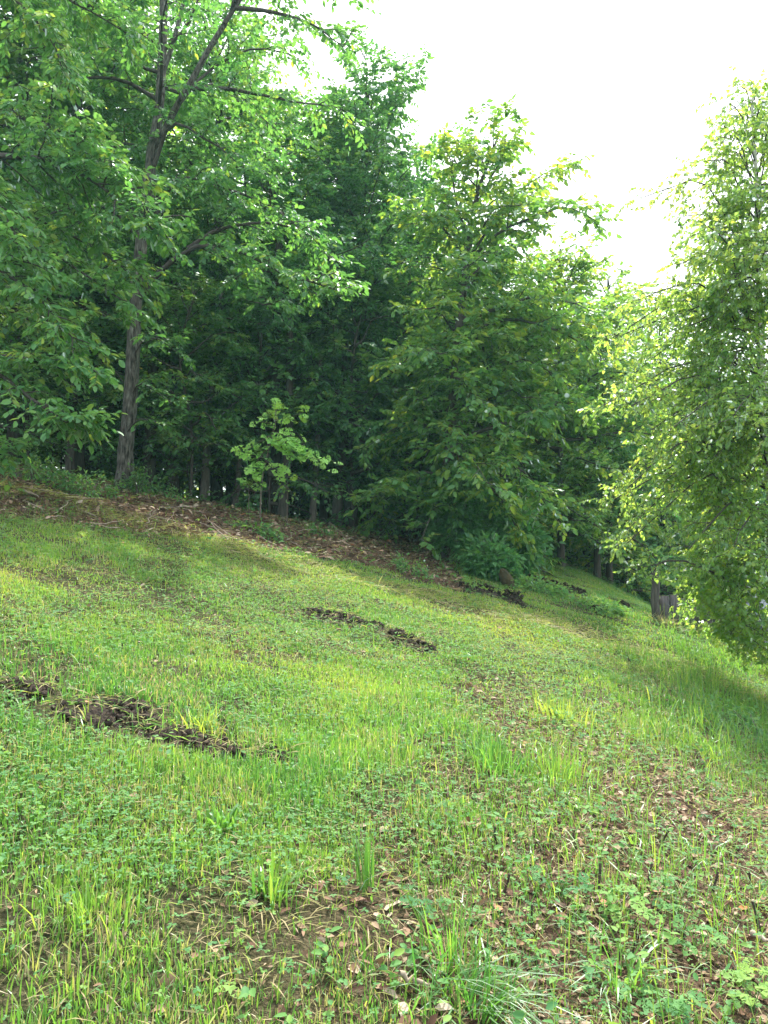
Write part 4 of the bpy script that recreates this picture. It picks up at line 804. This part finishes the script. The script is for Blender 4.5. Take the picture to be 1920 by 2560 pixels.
# fallen sticks
def stick(pa, pb, r0, label, seed, lift=.03, mat=M_stick):
    r = np.random.default_rng(seed); a, b_ = onground(*pa), onground(*pb); n_ = 9; P = np.linspace(a, b_, n_) + r.normal(0, .02, (n_, 3)) * np.linalg.norm(b_ - a); P[:, 2] = ground(P[:, 0], P[:, 1]) + lift + r0 + r.uniform(0, .02, n_)
    o = build('stick', [tubes((P - a)[None], np.linspace(r0, r0 * .4, n_)[None], 6)], mat, smooth=True, loc=a); tag(o, label, 'stick')
stick((85, 1205), (158, 1207), .016, 'long pale stick lying at the wood edge left of the forked trunk', 1, .08)
stick((62, 1238), (98, 1255), .014, 'short pale stick on the litter at far left', 2)
stick((445, 1275), (490, 1277), .014, 'pale stick on the litter right of the forked trunk', 3)
stick((575, 1238), (620, 1250), .014, 'thin pale branch on the ground left of the oak sapling', 4, .05)
stick((1000, 2480), (1075, 2500), .010, 'brown stick lying in the bottom centre foreground', 5, .01)
stick((1880, 2370), (1930, 2385), .014, 'pale broken stick at the lower right edge', 6, .01)
stick((810, 1292), (840, 1298), .014, 'small pale branch at the wood edge right of the sapling', 7, .05)
stick((1845, 1620), (1870, 1640), .01, 'thin pale stick on the bank below the birch', 8, .05)
# thin fallen twigs over the litter band
rs = np.random.default_rng(91)
for k in range(34):
    px = rs.uniform(-20, 1100); u_ = rs.uniform(.1, 1); py = np.interp(px, [0, 400, 700, 1000, 1130], [1300, 1350, 1388, 1445, 1478]) - u_ * 85; p = onground(px, py)
    if p[1] > 18: continue
    n_ = 7; a_ = rs.uniform(0, 6.28); L_ = rs.uniform(.25, .8); t_ = np.linspace(0, 1, n_); P = np.stack([math.cos(a_) * L_ * t_ + rs.normal(0, .015, n_), math.sin(a_) * L_ * t_ + rs.normal(0, .015, n_), 0 * t_], -1)
    P[:, 2] = ground(p[0] + P[:, 0], p[1] + P[:, 1]) - p[2] + .025 + t_ * rs.uniform(0, .16); o = build('twig', [tubes(P[None], np.linspace(.007, .003, n_)[None], 4)], M_stick, smooth=True, loc=p); tag(o, 'thin dry twig fallen on the brown leaf litter at the wood edge', 'twig', 'fallen twigs on the leaf litter')
print('COUNTS', NL, 'wood', cnt, len(sp2))

# ---------------------------------------------------------------- haze
mh = bpy.data.materials.new('shade_veil'); mh.use_nodes = True; n = mh.node_tree; n.nodes.clear(); out = n.nodes.new('ShaderNodeOutputMaterial'); pv = n.nodes.new('ShaderNodeVolumePrincipled')  # thin teal volume added to veil and tint the forest shade
pv.inputs['Color'].default_value = (.42, .88, .86, 1); pv.inputs['Density'].default_value = .0010; pv.inputs['Anisotropy'].default_value = .2; n.links.new(pv.outputs[0], out.inputs['Volume'])
hz_ = build('veil_volume', [box(-950, 950, -950, 950, -12, 24)], mh); tag(hz_, kind='stuff')
